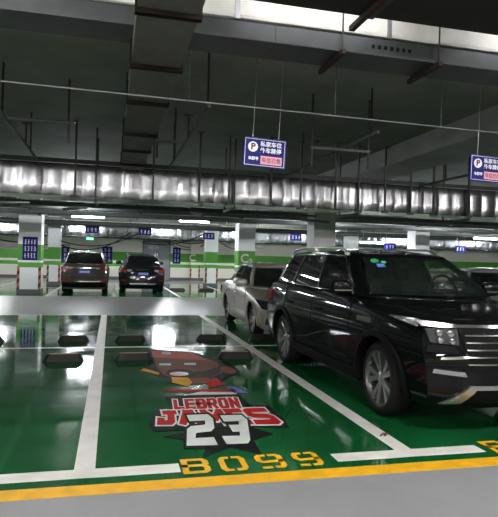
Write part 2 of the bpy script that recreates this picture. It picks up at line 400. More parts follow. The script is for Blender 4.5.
for x, lab in [(-1.98, 'black wheel stop cut by the left edge, behind the middle line'), (-.60, 'plain black wheel stop in the far row, left of the white line'),
               (.36, 'plain black wheel stop in the far row, just right of the white line'), (1.80, 'plain black wheel stop of far row, left of the slanting white line'),
               (2.80, 'plain black wheel stop under the nose of the silver sedan')]: wheel_stop(x, 10.05, .54, lab, yellow=False)
for x, lab in [(2.95, 'far dark wheel stop in the empty green bay beside dark SUV, left one'), (4.3, 'far dark wheel stop in the empty green bay beside dark SUV, right one')]:
    wheel_stop(x, 25.4, .75, lab)

# ---------------------------------------------------------------- floor lettering and painted picture
GL = {  # stroke glyphs in a 1 x 1 box
 'L': [[(0,1),(0,0),(1,0)]], 'E': [[(1,1),(0,1),(0,0),(1,0)], [(0,.5),(.85,.5)]],
 'B': [[(0,0),(0,1),(.85,1),(1,.85),(1,.62),(.85,.52),(0,.52)], [(.85,.5),(1,.38),(1,.12),(.85,0),(0,0)]],
 'R': [[(0,0),(0,1),(.85,1),(1,.88),(1,.56),(.85,.45),(0,.45)], [(.5,.45),(1,0)]],
 'O': [[(.12,0),(0,.15),(0,.85),(.12,1),(.88,1),(1,.85),(1,.15),(.88,0),(.12,0)]],
 'N': [[(0,0),(0,1)],[(.05,.95),(.95,.05)],[(1,0),(1,1)]], 'J': [[(.4,1),(1,1)],[(.8,1),(.8,.12),(.68,0),(.0,0),(0,.25)]],
 'A': [[(0,0),(.35,1)],[(.35,1),(.65,1)],[(.65,1),(1,0)], [(.18,.3),(.82,.3)]], 'M': [[(0,0),(0,1)],[(.05,.95),(.5,.35)],[(.5,.35),(.95,.95)],[(1,1),(1,0)]],
 'S': [[(1,1),(.12,1),(0,.92),(0,.6),(.12,.52),(.88,.48),(1,.4),(1,.08),(.88,0),(0,0)]],
 '2': [[(0,1),(.9,1),(1,.92),(1,.6),(.88,.52),(.12,.48),(0,.4),(0,0),(1,0)]],
 '3': [[(0,1),(.9,1),(1,.92),(1,.08),(.9,0),(0,0)], [(.45,.5),(.9,.5)]],
 '0': [[(.12,0),(0,.15),(0,.85),(.12,1),(.88,1),(1,.85),(1,.15),(.88,0),(.12,0)]],
 '9': [[(1,.5),(.15,.45),(0,.58),(0,.88),(.12,1),(.88,1),(1,.88),(1,.14),(.88,0),(.1,0)]],
}
def stroke(bm, pts, th, z, ext=True, ky=1.):
    """mitred ribbon along pts (xy) thickness th, thin solid up to z"""
    P = [Vector((p[0], p[1]*ky)) for p in pts]; n = len(P)
    closed = (P[0]-P[-1]).length < 1e-6
    if closed: P = P[:-1]; n -= 1
    elif ext:
        P[0] = P[0] - (P[1]-P[0]).normalized()*th/2; P[-1] = P[-1] + (P[-1]-P[-2]).normalized()*th/2
    Lf, Rt = [], []
    for i in range(n):
        a = (P[i]-P[i-1]).normalized() if (i > 0 or closed) else None
        b = (P[(i+1) % n]-P[i]).normalized() if (i < n-1 or closed) else None
        if a is None: a = b
        if b is None: b = a
        na = Vector((-a.y, a.x)); nb = Vector((-b.y, b.x)); m = (na+nb)
        m = m.normalized() if m.length > 1e-4 else na
        k = min(1/max(.3, m.dot(na)), 1.6)
        Lf.append(P[i]+m*th/2*k); Rt.append(P[i]-m*th/2*k)
    rng = range(n) if closed else range(n-1)
    for i in rng:
        j = (i+1) % n
        q = [Lf[i], Rt[i], Rt[j], Lf[j]]
        vb = [bm.verts.new((v.x, v.y/ky, z)) for v in q]
        bm.faces.new(vb)
def poly(bm, pts, z):
    f = bm.faces.new([bm.verts.new((x, y, z)) for x, y in pts])
GI = 0
def glyph(bm, ch, quad, th, z, ky=1.):
    """quad = bl, br, tr, tl corners in floor metres"""
    bl, br, tr, tl = [Vector(q) for q in quad]
    global GI
    for li, line in enumerate(GL[ch]):
        GI = (GI+1) % 9; z_ = z+.00005*GI
        stroke(bm, [bl*(1-u)*(1-v)+br*u*(1-v)+tr*u*v+tl*(1-u)*v for u, v in line], th, z_, ky=ky)
def up(bm):
    for f in bm.faces:
        f.normal_update()
        if f.normal.z < 0: f.normal_flip()
    return bm
# bay number (stencil, reads B 0 9 9)
num = thing('bay_number', 'yellow stencilled characters B099 painted in the gap of the white line', 'floor marking', (0, 0, 0))
NX = [(.545, .70), (.82, .975), (1.10, 1.265), (1.39, 1.55)]
for ch, (a, b) in zip('B099', NX):
    bm = B(); glyph(bm, ch, ((a, 3.835), (b, 3.835), (b+.005, 4.075), (a+.005, 4.075)), .046, .0065); new_obj('number_character', up(bm), YELLOW_L, num)
    cx = (a+b)/2   # stencil bridges
    for yy in (3.79, 4.03):
        if ch != 'B': bm = B(); poly(bm, [(cx-.010, yy), (cx+.010, yy), (cx+.010, yy+.09), (cx-.010, yy+.09)], .0072); new_obj('stencil_bridge', up(bm), GREEN, num)
num2 = thing('bay_number', 'lone yellow stencilled letter B at the right edge of the photo', 'floor marking', (0, 0, 0))
bm = B(); glyph(bm, 'B', ((3.06, 3.835), (3.22, 3.835), (3.225, 4.075), (3.065, 4.075)), .046, .0065); new_obj('number_character', up(bm), YELLOW_L, num2)

mur = thing('floor_picture', 'painted floor picture with red name lettering, big white 23 and brown shapes', 'floor painting', (0, 0, 0))
zb_ = .0055
bm = B()   # black star below the numerals
poly(bm, [(.70, 4.12), (.80, 4.42), (.45, 4.66), (.75, 4.78), (1.25, 4.78), (1.40, 4.58), (1.18, 4.44), (1.16, 4.10), (.96, 4.30)], zb_)
# black drop shade behind the names
poly(bm, [(.40, 4.80), (.36, 5.02), (.47, 5.50), (.62, 5.46), (.60, 5.98), (1.40, 5.98), (1.42, 5.52), (1.60, 5.50), (1.62, 5.02), (1.58, 4.70), (1.30, 4.80)], zb_+.0003)
new_obj('star_and_shade', up(bm), BLACKP, mur)
def word(s, quads, th, z0, parts=(('white', .035, WHITEP), ('red', 0, REDP)), nm='name_lettering'):
    for k, (lab, ex, m) in enumerate(parts):
        bm = B()
        for ch, q in zip(s, quads): glyph(bm, ch, q, th+ex, z0+.0006*k, .45)
        new_obj(nm + ('_outline' if ex else ''), up(bm), m, mur)
def row(s, bl, br, tr, tl, gap=.25, wts=None):
    wts = wts or [1]*len(s); tot = sum(wts)+gap*(len(s)-1); out = []; p = 0
    bl, br, tr, tl = [Vector(q) for q in (bl, br, tr, tl)]
    for w in wts:
        a, b = p/tot, (p+w)/tot; p += w+gap
        out.append((bl.lerp(br, a), bl.lerp(br, b), tl.lerp(tr, b), tl.lerp(tr, a)))
    return out
word('LEBRON', row('LEBRON', (.66, 5.50), (1.29, 5.46), (1.33, 5.80), (.68, 5.80), .75), .040, zb_+.0008, (('w', .026, WHITEP), ('r', 0, REDP)))
word('JAMES', row('JAMES', (.47, 5.04), (1.53, 4.90), (1.50, 5.32), (.50, 5.36), .55, [.8, 1, 1.1, .8, 1.25]), .066, zb_+.0012, (('w', .034, WHITEP), ('r', 0, REDP)))
q23 = [((.665, 4.47), (.83, 4.46), (.925, 5.14), (.765, 5.14)), ((.975, 4.47), (1.115, 4.46), (1.235, 5.07), (1.075, 5.08))]
bm = B()
for ch, q in zip('23', q23): glyph(bm, ch, q, .115, zb_+.0026, .36)
new_obj('numeral_outline', up(bm), BLACKP, mur)
bm = B()
for ch, q in zip('23', q23): glyph(bm, ch, q, .072, zb_+.0032, .36)
new_obj('numeral', up(bm), WHITEP, mur)
# plain brown / salmon / mustard shapes above the names (stand-in for the cartoon)
def blob(cx, cy, rx, ry, m, z, nm, a0=0, rot=0, n=26, pw=1.):
    bm = B(); pts = []
    for k in range(n):
        t = 2*PI*k/n; x = rx*math.copysign(abs(math.cos(t))**pw, math.cos(t)); y = ry*math.copysign(abs(math.sin(t))**pw, math.sin(t))
        pts.append((cx+x*math.cos(rot)-y*math.sin(rot), cy+x*math.sin(rot)+y*math.cos(rot)))
    poly(bm, pts, z); return new_obj(nm, up(bm), m, mur)
def pl(pts, m, z, nm):
    bm = B(); poly(bm, pts, z); return new_obj(nm, up(bm), m, mur)
pl([(.40, 7.45), (.62, 7.0), (.72, 6.62), (1.25, 6.50), (1.50, 6.9), (1.68, 7.1), (1.70, 7.75), (1.50, 8.25), (1.28, 8.75), (.62, 9.05), (.60, 7.85)], BLACKP, zb_, 'picture_outline')
pl([(.63, 7.6), (.68, 7.1), (.82, 6.80), (1.20, 6.78), (1.45, 7.15), (1.52, 7.9), (1.24, 8.62), (.65, 8.92)], BROWNP, zb_+.0008, 'brown_field')
pl([(.64, 8.35), (1.42, 8.02), (1.27, 8.66), (.65, 8.95)], PINKP, zb_+.0016, 'salmon_band')
pl([(.70, 7.15), (.84, 6.82), (1.20, 6.80), (1.44, 7.18), (1.50, 7.55), (1.22, 7.25), (.95, 7.42), (.78, 7.40)], DARKBR, zb_+.0016, 'dark_band')
blob(1.56, 7.30, .10, .24, BROWNP, zb_+.0008, 'brown_disc'); blob(.88, 7.12, .12, .13, mat('dusty_rose_decal_paint', (.38, .15, .12), .4), zb_+.0024, 'rose_disc')
pl([(.40, 7.40), (.62, 7.10), (.64, 7.22), (.46, 7.55)], YELP, zb_+.0008, 'mustard_bar')
pl([(.78, 6.60), (1.0, 6.52), (1.28, 6.55), (1.20, 6.85), (.92, 6.86)], BROWNP, zb_+.0024, 'brown_patch')
pl([(.74, 6.62), (.90, 6.40), (.98, 6.60), (.96, 6.88), (.76, 6.92)], YELP, zb_+.0032, 'mustard_patch')
pl([(.62, 6.20), (1.40, 6.10), (1.40, 6.20), (.62, 6.30)], REDP, zb_+.0008, 'red_bar')
pl([(.80, 6.02), (1.38, 5.98), (1.42, 6.08), (1.0, 6.14)], WHITEP, zb_+.0008, 'white_bar')
pl([(1.12, 6.30), (1.35, 6.45), (1.30, 6.85), (1.15, 6.62)], REDP, zb_+.0032, 'red_patch')
pl([(1.36, 6.02), (1.52, 6.02), (1.44, 6.35), (1.34, 6.35)], BLUEP, zb_+.0008, 'violet_patch')
bm = B(); 
for cx in (.75, 1.10): poly(bm, [(cx-.08, 7.72), (cx+.08, 7.68), (cx+.10, 7.84), (cx-.06, 7.84)], zb_+.0024)
poly(bm, [(.80, 8.60), (.93, 8.55), (.92, 8.76), (.80, 8.80)], zb_+.0026); new_obj('white_dashes', up(bm), WHITEP, mur)

# ---------------------------------------------------------------- ducts and services
def wavy_duct(y, d, z0, z1, x0, x1, step, label, nm='air_duct', seed=1, m=FOIL, rods=True):
    rnd = random.Random(seed); t = thing(nm, label, 'duct', ((x0+x1)/2, y, z0)); cx = (x0+x1)/2
    bm = B(); prev = None; x = x0
    rings = []
    while x < x1+.01:
        tlt = rnd.uniform(-.018, .018)
        for k, (dx, b) in enumerate(((0, 0), (step*rnd.uniform(.08, .16), .010), (step*rnd.uniform(.35, .65), .015), (step*rnd.uniform(.84, .92), .010))):
            j = rnd.uniform(.0, .009) if k else 0
            o_ = b+j
            a = x-cx+dx; zz0, zz1 = -.01, z1-z0+.01
            prof = [(-o_, zz0+.03), (-o_-.010-j*.6+tlt*(k > 0), (z1-z0)*.35), (-o_+.004, (z1-z0)*.75), (-o_, zz1-.02), (0, zz1), (d, zz1), (d+o_, zz1-.02), (d+o_, zz0+.03), (d, zz0), (0, zz0)]
            rings.append([bm.verts.new((a+rnd.uniform(-.006, .006)*(k > 0), py, pz)) for py, pz in prof])
        x += step
    for A, D in zip(rings, rings[1:]):
        n = len(A)
        for k in range(n): bm.faces.new((A[k], D[k], D[(k+1) % n], A[(k+1) % n]))
    bmesh.ops.recalc_face_normals(bm, faces=list(bm.faces))
    new_obj('duct_body', bm, m, t, smooth=50)
    if rods:
        xx = x0+.7
        while xx < x1:
            bm = B()
            for yy in (-.07, d+.07): box(bm, xx-cx-.014, xx-cx+.014, yy-.014, yy+.014, -.09, ZC-z0)
            box(bm, xx-cx-.02, xx-cx+.02, -.12, d+.12, -.10, -.06); new_obj('duct_hanger', bm, DKSTEEL, t); xx += 2.45
    return t
D1 = wavy_duct(10.0, .75, 2.52, 3.05, X0+.3, 24, .33, 'large silver foil wrapped duct crossing the whole picture above the cars', seed=5)
bm = B(); box(bm, X0+.3-4, 24-4, -.05, .0, .55, .62); new_obj('top_angle', bm, DKSTEEL, D1)
D2 = wavy_duct(33.2, .8, 2.60, 3.25, X0+.3, X1-.3, .5, 'bright foil duct running along the far back wall', seed=9)
# long dark duct, running away from the camera
t = thing('air_duct', 'dark square duct overhead running away towards the foil duct', 'duct', (.30, 3, 3.0))
bm = B(); box(bm, -.19, .19, -.4, 6.85, 0, .16); new_obj('duct_body', bm, DKDUCT, t)
for y in (.4, 1.4, 2.45, 3.9, 5.0, 6.2):
    bm = B(); box(bm, -.205, .205, y, y+.05, -.03, .185); new_obj('duct_flange', bm, mat('dark_flange', (.010, .007, .006), .7, spec=.1), t)
for y in (.85, 3.8, 6.2):
    for sx in (-.18, .18):
        bm = B(); tube(bm, [(sx, y, .15), (sx, y, .7)], .009, 6); new_obj('hanger_rod', bm, DKSTEEL, t)
# cable tray across the view
t = thing('cable_tray', 'long grey metal cable tray crossing near the top of the photo', 'cable tray', (0, 4.17, 3.2))
bm = B(); rbox(bm, X0+.3, 4.98, 0, .37, 0, .14, .008); new_obj('tray_body', bm, mat('tray_steel', (.075, .08, .085), .5, metal=.6, var=.12), t)
for k in range(7):
    bm = B(); box(bm, 2.02+k*.055, 2.045+k*.055, -.004, .002, .055, .085); new_obj('slot', bm, BLACKP, t)
for x in (-1.0, 1.75, 2.62, 4.4):
    bm = B(); tube(bm, [(x, .42, -.04), (x, .42, ZC-3.2)], .008, 6); new_obj('hanger_rod', bm, DKSTEEL, t)
    bm = B(); tube(bm, [(x, -.03, -.04), (x, -.03, ZC-3.2)], .007, 6); new_obj('hanger_rod', bm, DKSTEEL, t)
    bm = B(); box(bm, x-.018, x+.018, -.06, .46, -.04, -.002); new_obj('support_angle', bm, RUST, t)
for x in (-1.2, 1.2, 3.6): 
    bm = B(); box(bm, x-.004, x+.004, -.004, .375, -.004, .145); new_obj('tray_joint', bm, DKSTEEL, t)
# white wrapped duct above/behind the tray
t = thing('wrapped_duct', 'white wrapped duct just above the grey cable tray', 'duct', (0, 4.22, 3.38))
bm = B(); rbox(bm, -.30, 4.95, 0, .30, 0, .24, .03); new_obj('duct_body', bm, PLASTIC, t)
for x in (.9, 2.2, 3.5):
    bm = B(); box(bm, x-.02, x+.02, -.006, .306, -.006, .266); new_obj('strap', bm, GALV, t)
t = thing('air_duct', 'bluish steel duct cut by the top left corner', 'duct', (0, 4.22, 3.36))
bm = B(); rbox(bm, -3.2, -.34, 0, .36, 0, .30, .01); new_obj('duct_body', bm, mat('bluish_steel', (.17, .18, .24), .5, metal=.4), t)
for x in (-.62, -1.6):
    bm = B(); tube(bm, [(x, .18, .29), (x, .18, ZC-3.36)], .01, 6); new_obj('hanger_rod', bm, DKSTEEL, t)
    bm = B(); box(bm, x-.012, x+.012, -.012, .37, -.012, .31); new_obj('duct_flange', bm, DKSTEEL, t)
# wide dark duct, nearest, upper right
t = thing('air_duct', 'wide dark duct overhead at the top right corner', 'duct', (0, 2.6, 3.2))
bm = B(); rbox(bm, .62, 4.88, -.2, .94, 0, .32, .01); new_obj('duct_body', bm, mat('black_duct', (.014, .015, .014), .7), t)
for x in (1.7, 2.9, 4.2):
    bm = B(); box(bm, x-.02, x+.02, -.22, .945, -.008, .34); new_obj('duct_flange', bm, DKSTEEL, t)
for x in (1.62, 3.9):
    bm = B(); box(bm, x-.02, x+.02, -.3, 1.08, -.05, -.015); new_obj('support_angle', bm, RUST, t)
# sprinkler pipes above the bays
def sprinkler(x, ya, yb, z, label, heads, rods, r=.022):
    t = thing('sprinkler_pipe', label, 'pipe', (x, ya, z))
    bm = B(); tube(bm, [(0, 0, 0), (0, yb-ya, 0)], r, 10); new_obj('pipe', bm, PIPEM, t, smooth=50)
    for y in heads:
        bm = B(); tube(bm, [(0, y-ya, 0), (0, y-ya, .30)], .014, 8); tube(bm, [(-.06, y-ya, .31), (.06, y-ya, .31)], .016, 8); lathe(bm, [(.29, .012), (.31, .03), (.33, .012)], 10, 'z', ctr=(0, y-ya, 0)); new_obj('sprinkler_head', bm, DKSTEEL, t, smooth=50)
    for y in rods:
        bm = B(); tube(bm, [(0, y-ya, 0), (0, y-ya, ZC-z)], .012, 6); new_obj('hanger_rod', bm, RUST, t)
    return t
sprinkler(.95, 5.75, 9.9, 3.1, 'slanting sprinkler pipe right of the long dark duct', (7.4,), (5.85, 9.2))
sprinkler(3.12, 6.2, 9.9, 3.1, 'slanting sprinkler pipe above the black SUV, right of blue sign', (8.3,), (6.4, 9.0))
sprinkler(-1.27, 5.6, 9.9, 3.1, 'slanting sprinkler pipe at the left edge above the foil duct', (8.7,), (6.9, 9.2))
sprinkler(5.9, 5.6, 9.9, 3.05, 'slanting sprinkler pipe in right corner behind second blue sign', (7.4,), (6.3, 9.0))
# thin lateral conduit
t = thing('conduit', 'thin grey conduit line crossing the ceiling from edge to edge', 'pipe', (0, 0, 0))
bm = B(); tube(bm, [(-6, 4.86, 2.94), (4.9, 5.20, 2.94)], .007, 6); new_obj('conduit_tube', bm, GALV, t)
for x in (-1.05, .65, 2.1, 3.3):
    bm = B(); tube(bm, [(x, 4.86+.031*(x+6), 2.94), (x, 4.86+.031*(x+6), ZC)], .005, 6); new_obj('hanger_rod', bm, PIPEM, t)
# small pipe frames above the foil duct
for (x0, x1, y, z, lab) in ((-1.75, -.55, 7.3, 3.15, 'short horizontal pipe with drop legs at upper left'), (2.5, 3.35, 6.9, 3.0, 'short horizontal pipe above the foil duct right of the blue sign'), (.58, .88, 8.2, 3.2, 'small bent pipe arm beside the long dark duct')):
    t = thing('pipe_frame', lab, 'pipe', (x0, y, z))
    bm = B(); tube(bm, [(0, 0, 0), (x1-x0, 0, 0)], .022, 8); new_obj('crossbar', bm, PIPEM, t, smooth=50)
    for xx in (.02, x1-x0-.02):
        bm = B(); tube(bm, [(xx, 0, ZC-z), (xx, 0, -.0), (xx, 0, -.25)], .014, 8); new_obj('drop_rod', bm, DKSTEEL, t)
# uprights between duct and ceiling (right)
rods = [(-.62, 9.6), (.66, 9.7), (1.45, 9.6), (2.0, 9.7), (2.75, 9.6), (3.35, 9.7), (4.0, 9.6), (4.5, 9.7), (5.0, 9.6), (5.6, 9.7), (6.1, 9.7), (6.9, 9.7)]
where = ['left of the long dark duct', 'behind the long dark duct end', 'left below the blue sign', 'below blue sign centre', 'just right of the blue sign', 'above black SUV rear window', 'left of the slanting beam', 'at foot of slanting beam', 'first right of slanting beam', 'second right of slanting beam', 'third right of slanting beam', 'near the right-hand blue sign']
for i, ((x, y), w_) in enumerate(zip(rods, where)):
    bm = B(); h = ZC-2.45
    box(bm, -.016, .016, -.016, .016, 0, h); box(bm, -.07, .07, -.02, .02, .0, .03); box(bm, -.05, .05, -.05, .05, h-.012, h)
    tag(new_obj('hanger_post', bm, DKSTEEL, None, loc=(x, y, 2.45)), 'thin dark hanger post ' + w_, 'hanger', 'hanger posts in front of the foil duct')

# middle-distance pipes and trays over the aisle
def long_pipe(y, z, r, m, label, nm='ceiling_pipe', xa=X0+.3, xb=24, box_=None):
    t = thing(nm, label, 'pipe' if box_ is None else 'cable tray', (0, y, z))
    bm = B()
    if box_: rbox(bm, xa, xb, -box_[0]/2, box_[0]/2, -box_[1]/2, box_[1]/2, .01)
    else: tube(bm, [(xa, 0, 0), (xb, 0, 0)], r, 12)
    new_obj('run', bm, m, t, smooth=40)
    x = xa+1
    while x < xb:
        bm = B(); hh = box_[1]/2 if box_ else r
        tube(bm, [(x, 0, hh*.5), (x, 0, ZC-z)], .012, 6); box(bm, x-.03, x+.03, -(box_[0]/2+.03 if box_ else r+.02), (box_[0]/2+.03 if box_ else r+.02), -hh-.03, -hh+.002); new_obj('hanger', bm, DKSTEEL, t); x += 3.1
    return t
long_pipe(15.0, 2.80, .07, PIPEM, 'thick dark pipe across the view below the foil duct', box_=None)
long_pipe(16.9, 2.84, .10, PIPEM, 'dark cable tray across the aisle above the parked SUVs', 'cable_tray', box_=(.30, .08))
long_pipe(19.0, 2.86, .08, PIPEM, 'thick dark pipe just in front of the far tube lamps')
long_pipe(20.0, 3.02, .06, GALV, 'galvanised pipe above the far tube lamps')
long_pipe(26.5, 2.95, .11, DKSTEEL, 'dark pipe behind the far tube lamps')
long_pipe(31.5, 2.50, .04, DKSTEEL, 'thin dark pipe along the foot of the far foil duct')
for i, (x, y, lab) in enumerate(((-2.2, 12.0, 'left-hand dark slanted hanger strut under the foil duct'), (1.75, 12.6, 'dark slanted strut below foil duct, right of the dark duct end'), (4.6, 13.0, 'dark slanted strut under foil duct beside the grey pillar'), (-.9, 12.6, 'dark slanted strut under foil duct above brown SUV'))):
    bm = B(); tube(bm, [(x, y-1.6, 2.36), (x+.25, y+2, 2.70)], .035, 6); box(bm, x-.05, x+.30, y-.05, y+.05, 2.60, 2.64); tag(new_obj('hanger_strut', bm, DKSTEEL), lab, 'strut')

# ---------------------------------------------------------------- hanging blue signs
def parking_sign(x, y, z, label, rz=0, tilt=0):
    t = thing('hanging_sign', label, 'sign', (x, y, z), rz); t.rotation_euler[1] = tilt
    w, h = .475, .315
    bm = B(); rbox(bm, -w/2, w/2, -.012, .012, -h/2, h/2, .008); new_obj('sign_board', bm, SIGNB, t)
    bm = B(); e = .014
    for a, b, c, d in ((-w/2+e, w/2-e, h/2-e-.005, h/2-e), (-w/2+e, w/2-e, -h/2+e, -h/2+e+.005), (-w/2+e, -w/2+e+.005, -h/2+e, h/2-e), (w/2-e-.005, w/2-e, -h/2+e, h/2-e)): box(bm, a, b, -.0145, -.012, c, d)
    new_obj('border', bm, SIGNW, t)
    bm = B(); lathe(bm, [(-.015, .055), (-.011, .055)], 28, 'y', ctr=(-.135, 0, .055)); new_obj('badge', bm, SIGNW, t)
    text_mesh('letter_p', 'P', .095, SIGNR, t, (-.135, -.016, .055), (PI/2, 0, 0), bold=.004)
    for s, zz in (('私家车位', .098), ('外车禁停', .030)): text_mesh('lettering', s, .060, SIGNW, t, (.065, -.0145, zz-.008), (PI/2, 0, 0), bold=.0012)
    text_mesh('lettering', '车牌号', .038, SIGNW, t, (-.125, -.0145, -.072), (PI/2, 0, 0), bold=.001)
    bm = B(); box(bm, -.045, .195, -.0155, -.012, -.125, -.035); new_obj('pink_plate', bm, SIGNP, t)
    text_mesh('plate_lettering', '车位已售', .055, SIGNR, t, (.075, -.017, -.082), (PI/2, 0, 0), bold=.0004)
    for sx in (-.14, .15):
        bm = B(); tube(bm, [(sx, 0, h/2-.01), (sx, 0, ZC-z)], .0035, 5); new_obj('hanging_wire', bm, GALV, t)
    return t
parking_sign(1.575, 5.79, 2.655, 'blue parking sign with pink plate hanging at picture centre', 0, .035)
parking_sign(4.35, 5.79, 2.665, 'blue parking sign with pink plate cut off by right edge', 0, .03)
def far_sign(x, y, z, w, label, h=.34, seed=1):
    t = thing('hanging_sign', label, 'sign', (x, y, z))
    bm = B(); box(bm, -w/2, w/2, -.015, .015, -h/2, h/2); new_obj('sign_board', bm, SIGNB, t)
    sign_blocks(t, -w*.42, w*.42, -h*.36, h*.36, 1, 3, -.016, seed)
    bm = B()
    for sx in (-w*.35, w*.35): tube(bm, [(sx, 0, h/2), (sx, 0, ZC-z)], .006, 5)
    new_obj('hanging_wire', bm, GALV, t)
far_sign(-.95, 27.5, 2.72, .62, 'small far blue sign hanging above the brown SUV', seed=3)
far_sign(1.55, 27.5, 2.72, .62, 'small far blue sign hanging above the dark SUV and door', seed=4)
far_sign(4.7, 27.5, 2.62, .58, 'small far blue sign on front of the far green-banded pillar', seed=5)
far_sign(9.3, 27.5, 2.72, .62, 'small far blue sign left of the grey pillar over black SUV', seed=6)
far_sign(13.1, 24.5, 2.30, .58, 'small far blue sign left above black SUV roof centre', seed=7)
far_sign(17.0, 24.5, 2.30, .58, 'small far blue sign at right above the black SUV roof', seed=8)

# ---------------------------------------------------------------- lamps
LAMPD = mat('added_tube_light', (.9, .9, .9), .4, var=0, emit=(1.0, .98, .95), es=6)  # for the added hidden tubes that brighten the white wrapped duct
LAMPN = mat('near_tube_light', (.9, .9, .9), .4, var=0, emit=(1.0, .98, .95), es=125)
def tube_lamp(x, y, z, label, L=1.25):
    if y == 16.3: L = .7
    t = thing('tube_lamp', label, 'lamp', (x, y, z))
    bm = B(); rbox(bm, -L/2, L/2, -.05, .05, .02, .07, .01); new_obj('lamp_housing', bm, LAMPH, t)
    bm = B(); tube(bm, [(-L/2+.02, 0, 0), (L/2-.02, 0, 0)], .024, 8); new_obj('lamp_tube', bm, LAMPD if 3 < y < 5 else LAMPN if y < 5 else LAMPE, t)
    bm = B()
    for sx in (-L*.35, L*.35): tube(bm, [(sx, 0, .06), (sx, 0, ZC-z)], .006, 5)
    new_obj('hanging_rod', bm, GALV, t)
for x, y, z, lab in ((-.95, 23.0, 3.02, 'lit tube lamp above the brown SUV'), (3.3, 23.0, 3.02, 'lit tube lamp above and right of the dark SUV'), (8.0, 27.0, 2.92, 'lit tube lamp between the pillars behind the silver sedan'),
        (11.9, 24.0, 2.45, 'lit tube lamp just above the middle of black SUV roof'), (17.3, 23.0, 2.8, 'lit tube lamp above right end of black SUV'), (-6.0, 23.0, 3.02, 'lit tube lamp beyond the left edge'),
        (-1.0, 16.3, 3.22, 'lit tube lamp over the middle aisle behind the foil duct, left'), (-5.2, 18.2, 3.0, 'added unseen tube lamp over the middle aisle just beyond the left edge'), (-9.5, 17.6, 3.0, 'lit tube lamp over the middle aisle beyond the left edge'), (7.6, 17.6, 3.0, 'lit tube lamp over the middle aisle behind the black SUV'), (12.0, 17.6, 3.0, 'lit tube lamp over the middle aisle, right'), (17, 17.6, 3.0, 'lit tube lamp over the middle aisle, far right'),  # the one just off the left edge is added to light the pillar fronts
        (-6, 31.8, 3.0, 'tube lamp by the far foil duct, far left'), (-1.6, 31.8, 3.25, 'tube lamp by the far foil duct behind the brown SUV'), (3.0, 31.8, 3.25, 'tube lamp by the far foil duct in front of the door'), (8, 31.8, 3.25, 'tube lamp by the far foil duct, centre'), (13, 31.8, 3.25, 'tube lamp by the far foil duct, right'), (19, 31.8, 3.25, 'tube lamp by the far foil duct, far right'), (25, 31.8, 3.25, 'added tube lamp by the far foil duct, rightmost'), (22, 27.0, 3.0, 'added tube lamp at far right, brightens the wall'), (28, 24.0, 3.0, 'added unseen tube lamp beyond the right edge'),  # last three are added to brighten the right part of the back wall
        (-6.5, 1.4, 3.3, 'tube lamp over the near aisle, far left'), (-2.2, 1.4, 3.3, 'tube lamp over the near aisle, left'), (2.1, 1.4, 3.3, 'tube lamp over the near aisle above the camera side'), (6.4, 1.4, 3.3, 'tube lamp over the near aisle, right'), (10.7, 1.4, 3.3, 'tube lamp over the near aisle, far right'), (-4.3, -3.0, 3.0, 'tube lamp behind the viewpoint, left'), (0.4, -3.0, 3.0, 'tube lamp behind the viewpoint, centre'), (5.0, -3.0, 3.0, 'tube lamp behind the viewpoint, right'), (1.6, 3.80, 3.58, 'added unseen tube lamp above the dark duct, left one'), (3.7, 3.80, 3.58, 'added unseen tube lamp above the dark duct, right one')):  # last two are added out of sight to light the wrapped duct
    tube_lamp(x, y, z, lab)

# ---------------------------------------------------------------- cars
def apply_bool(o, cutter):
    md = o.modifiers.new('cut', 'BOOLEAN'); md.object = cutter; md.operation = 'DIFFERENCE'; md.solver = 'EXACT'
    dg = bpy.context.evaluated_depsgraph_get(); dg.update()
    me = bpy.data.meshes.new_from_object(o.evaluated_get(dg)); o.modifiers.clear(); old = o.data; o.data = me; bpy.data.meshes.remove(old)
    cm = cutter.data; bpy.data.objects.remove(cutter); bpy.data.meshes.remove(cm)

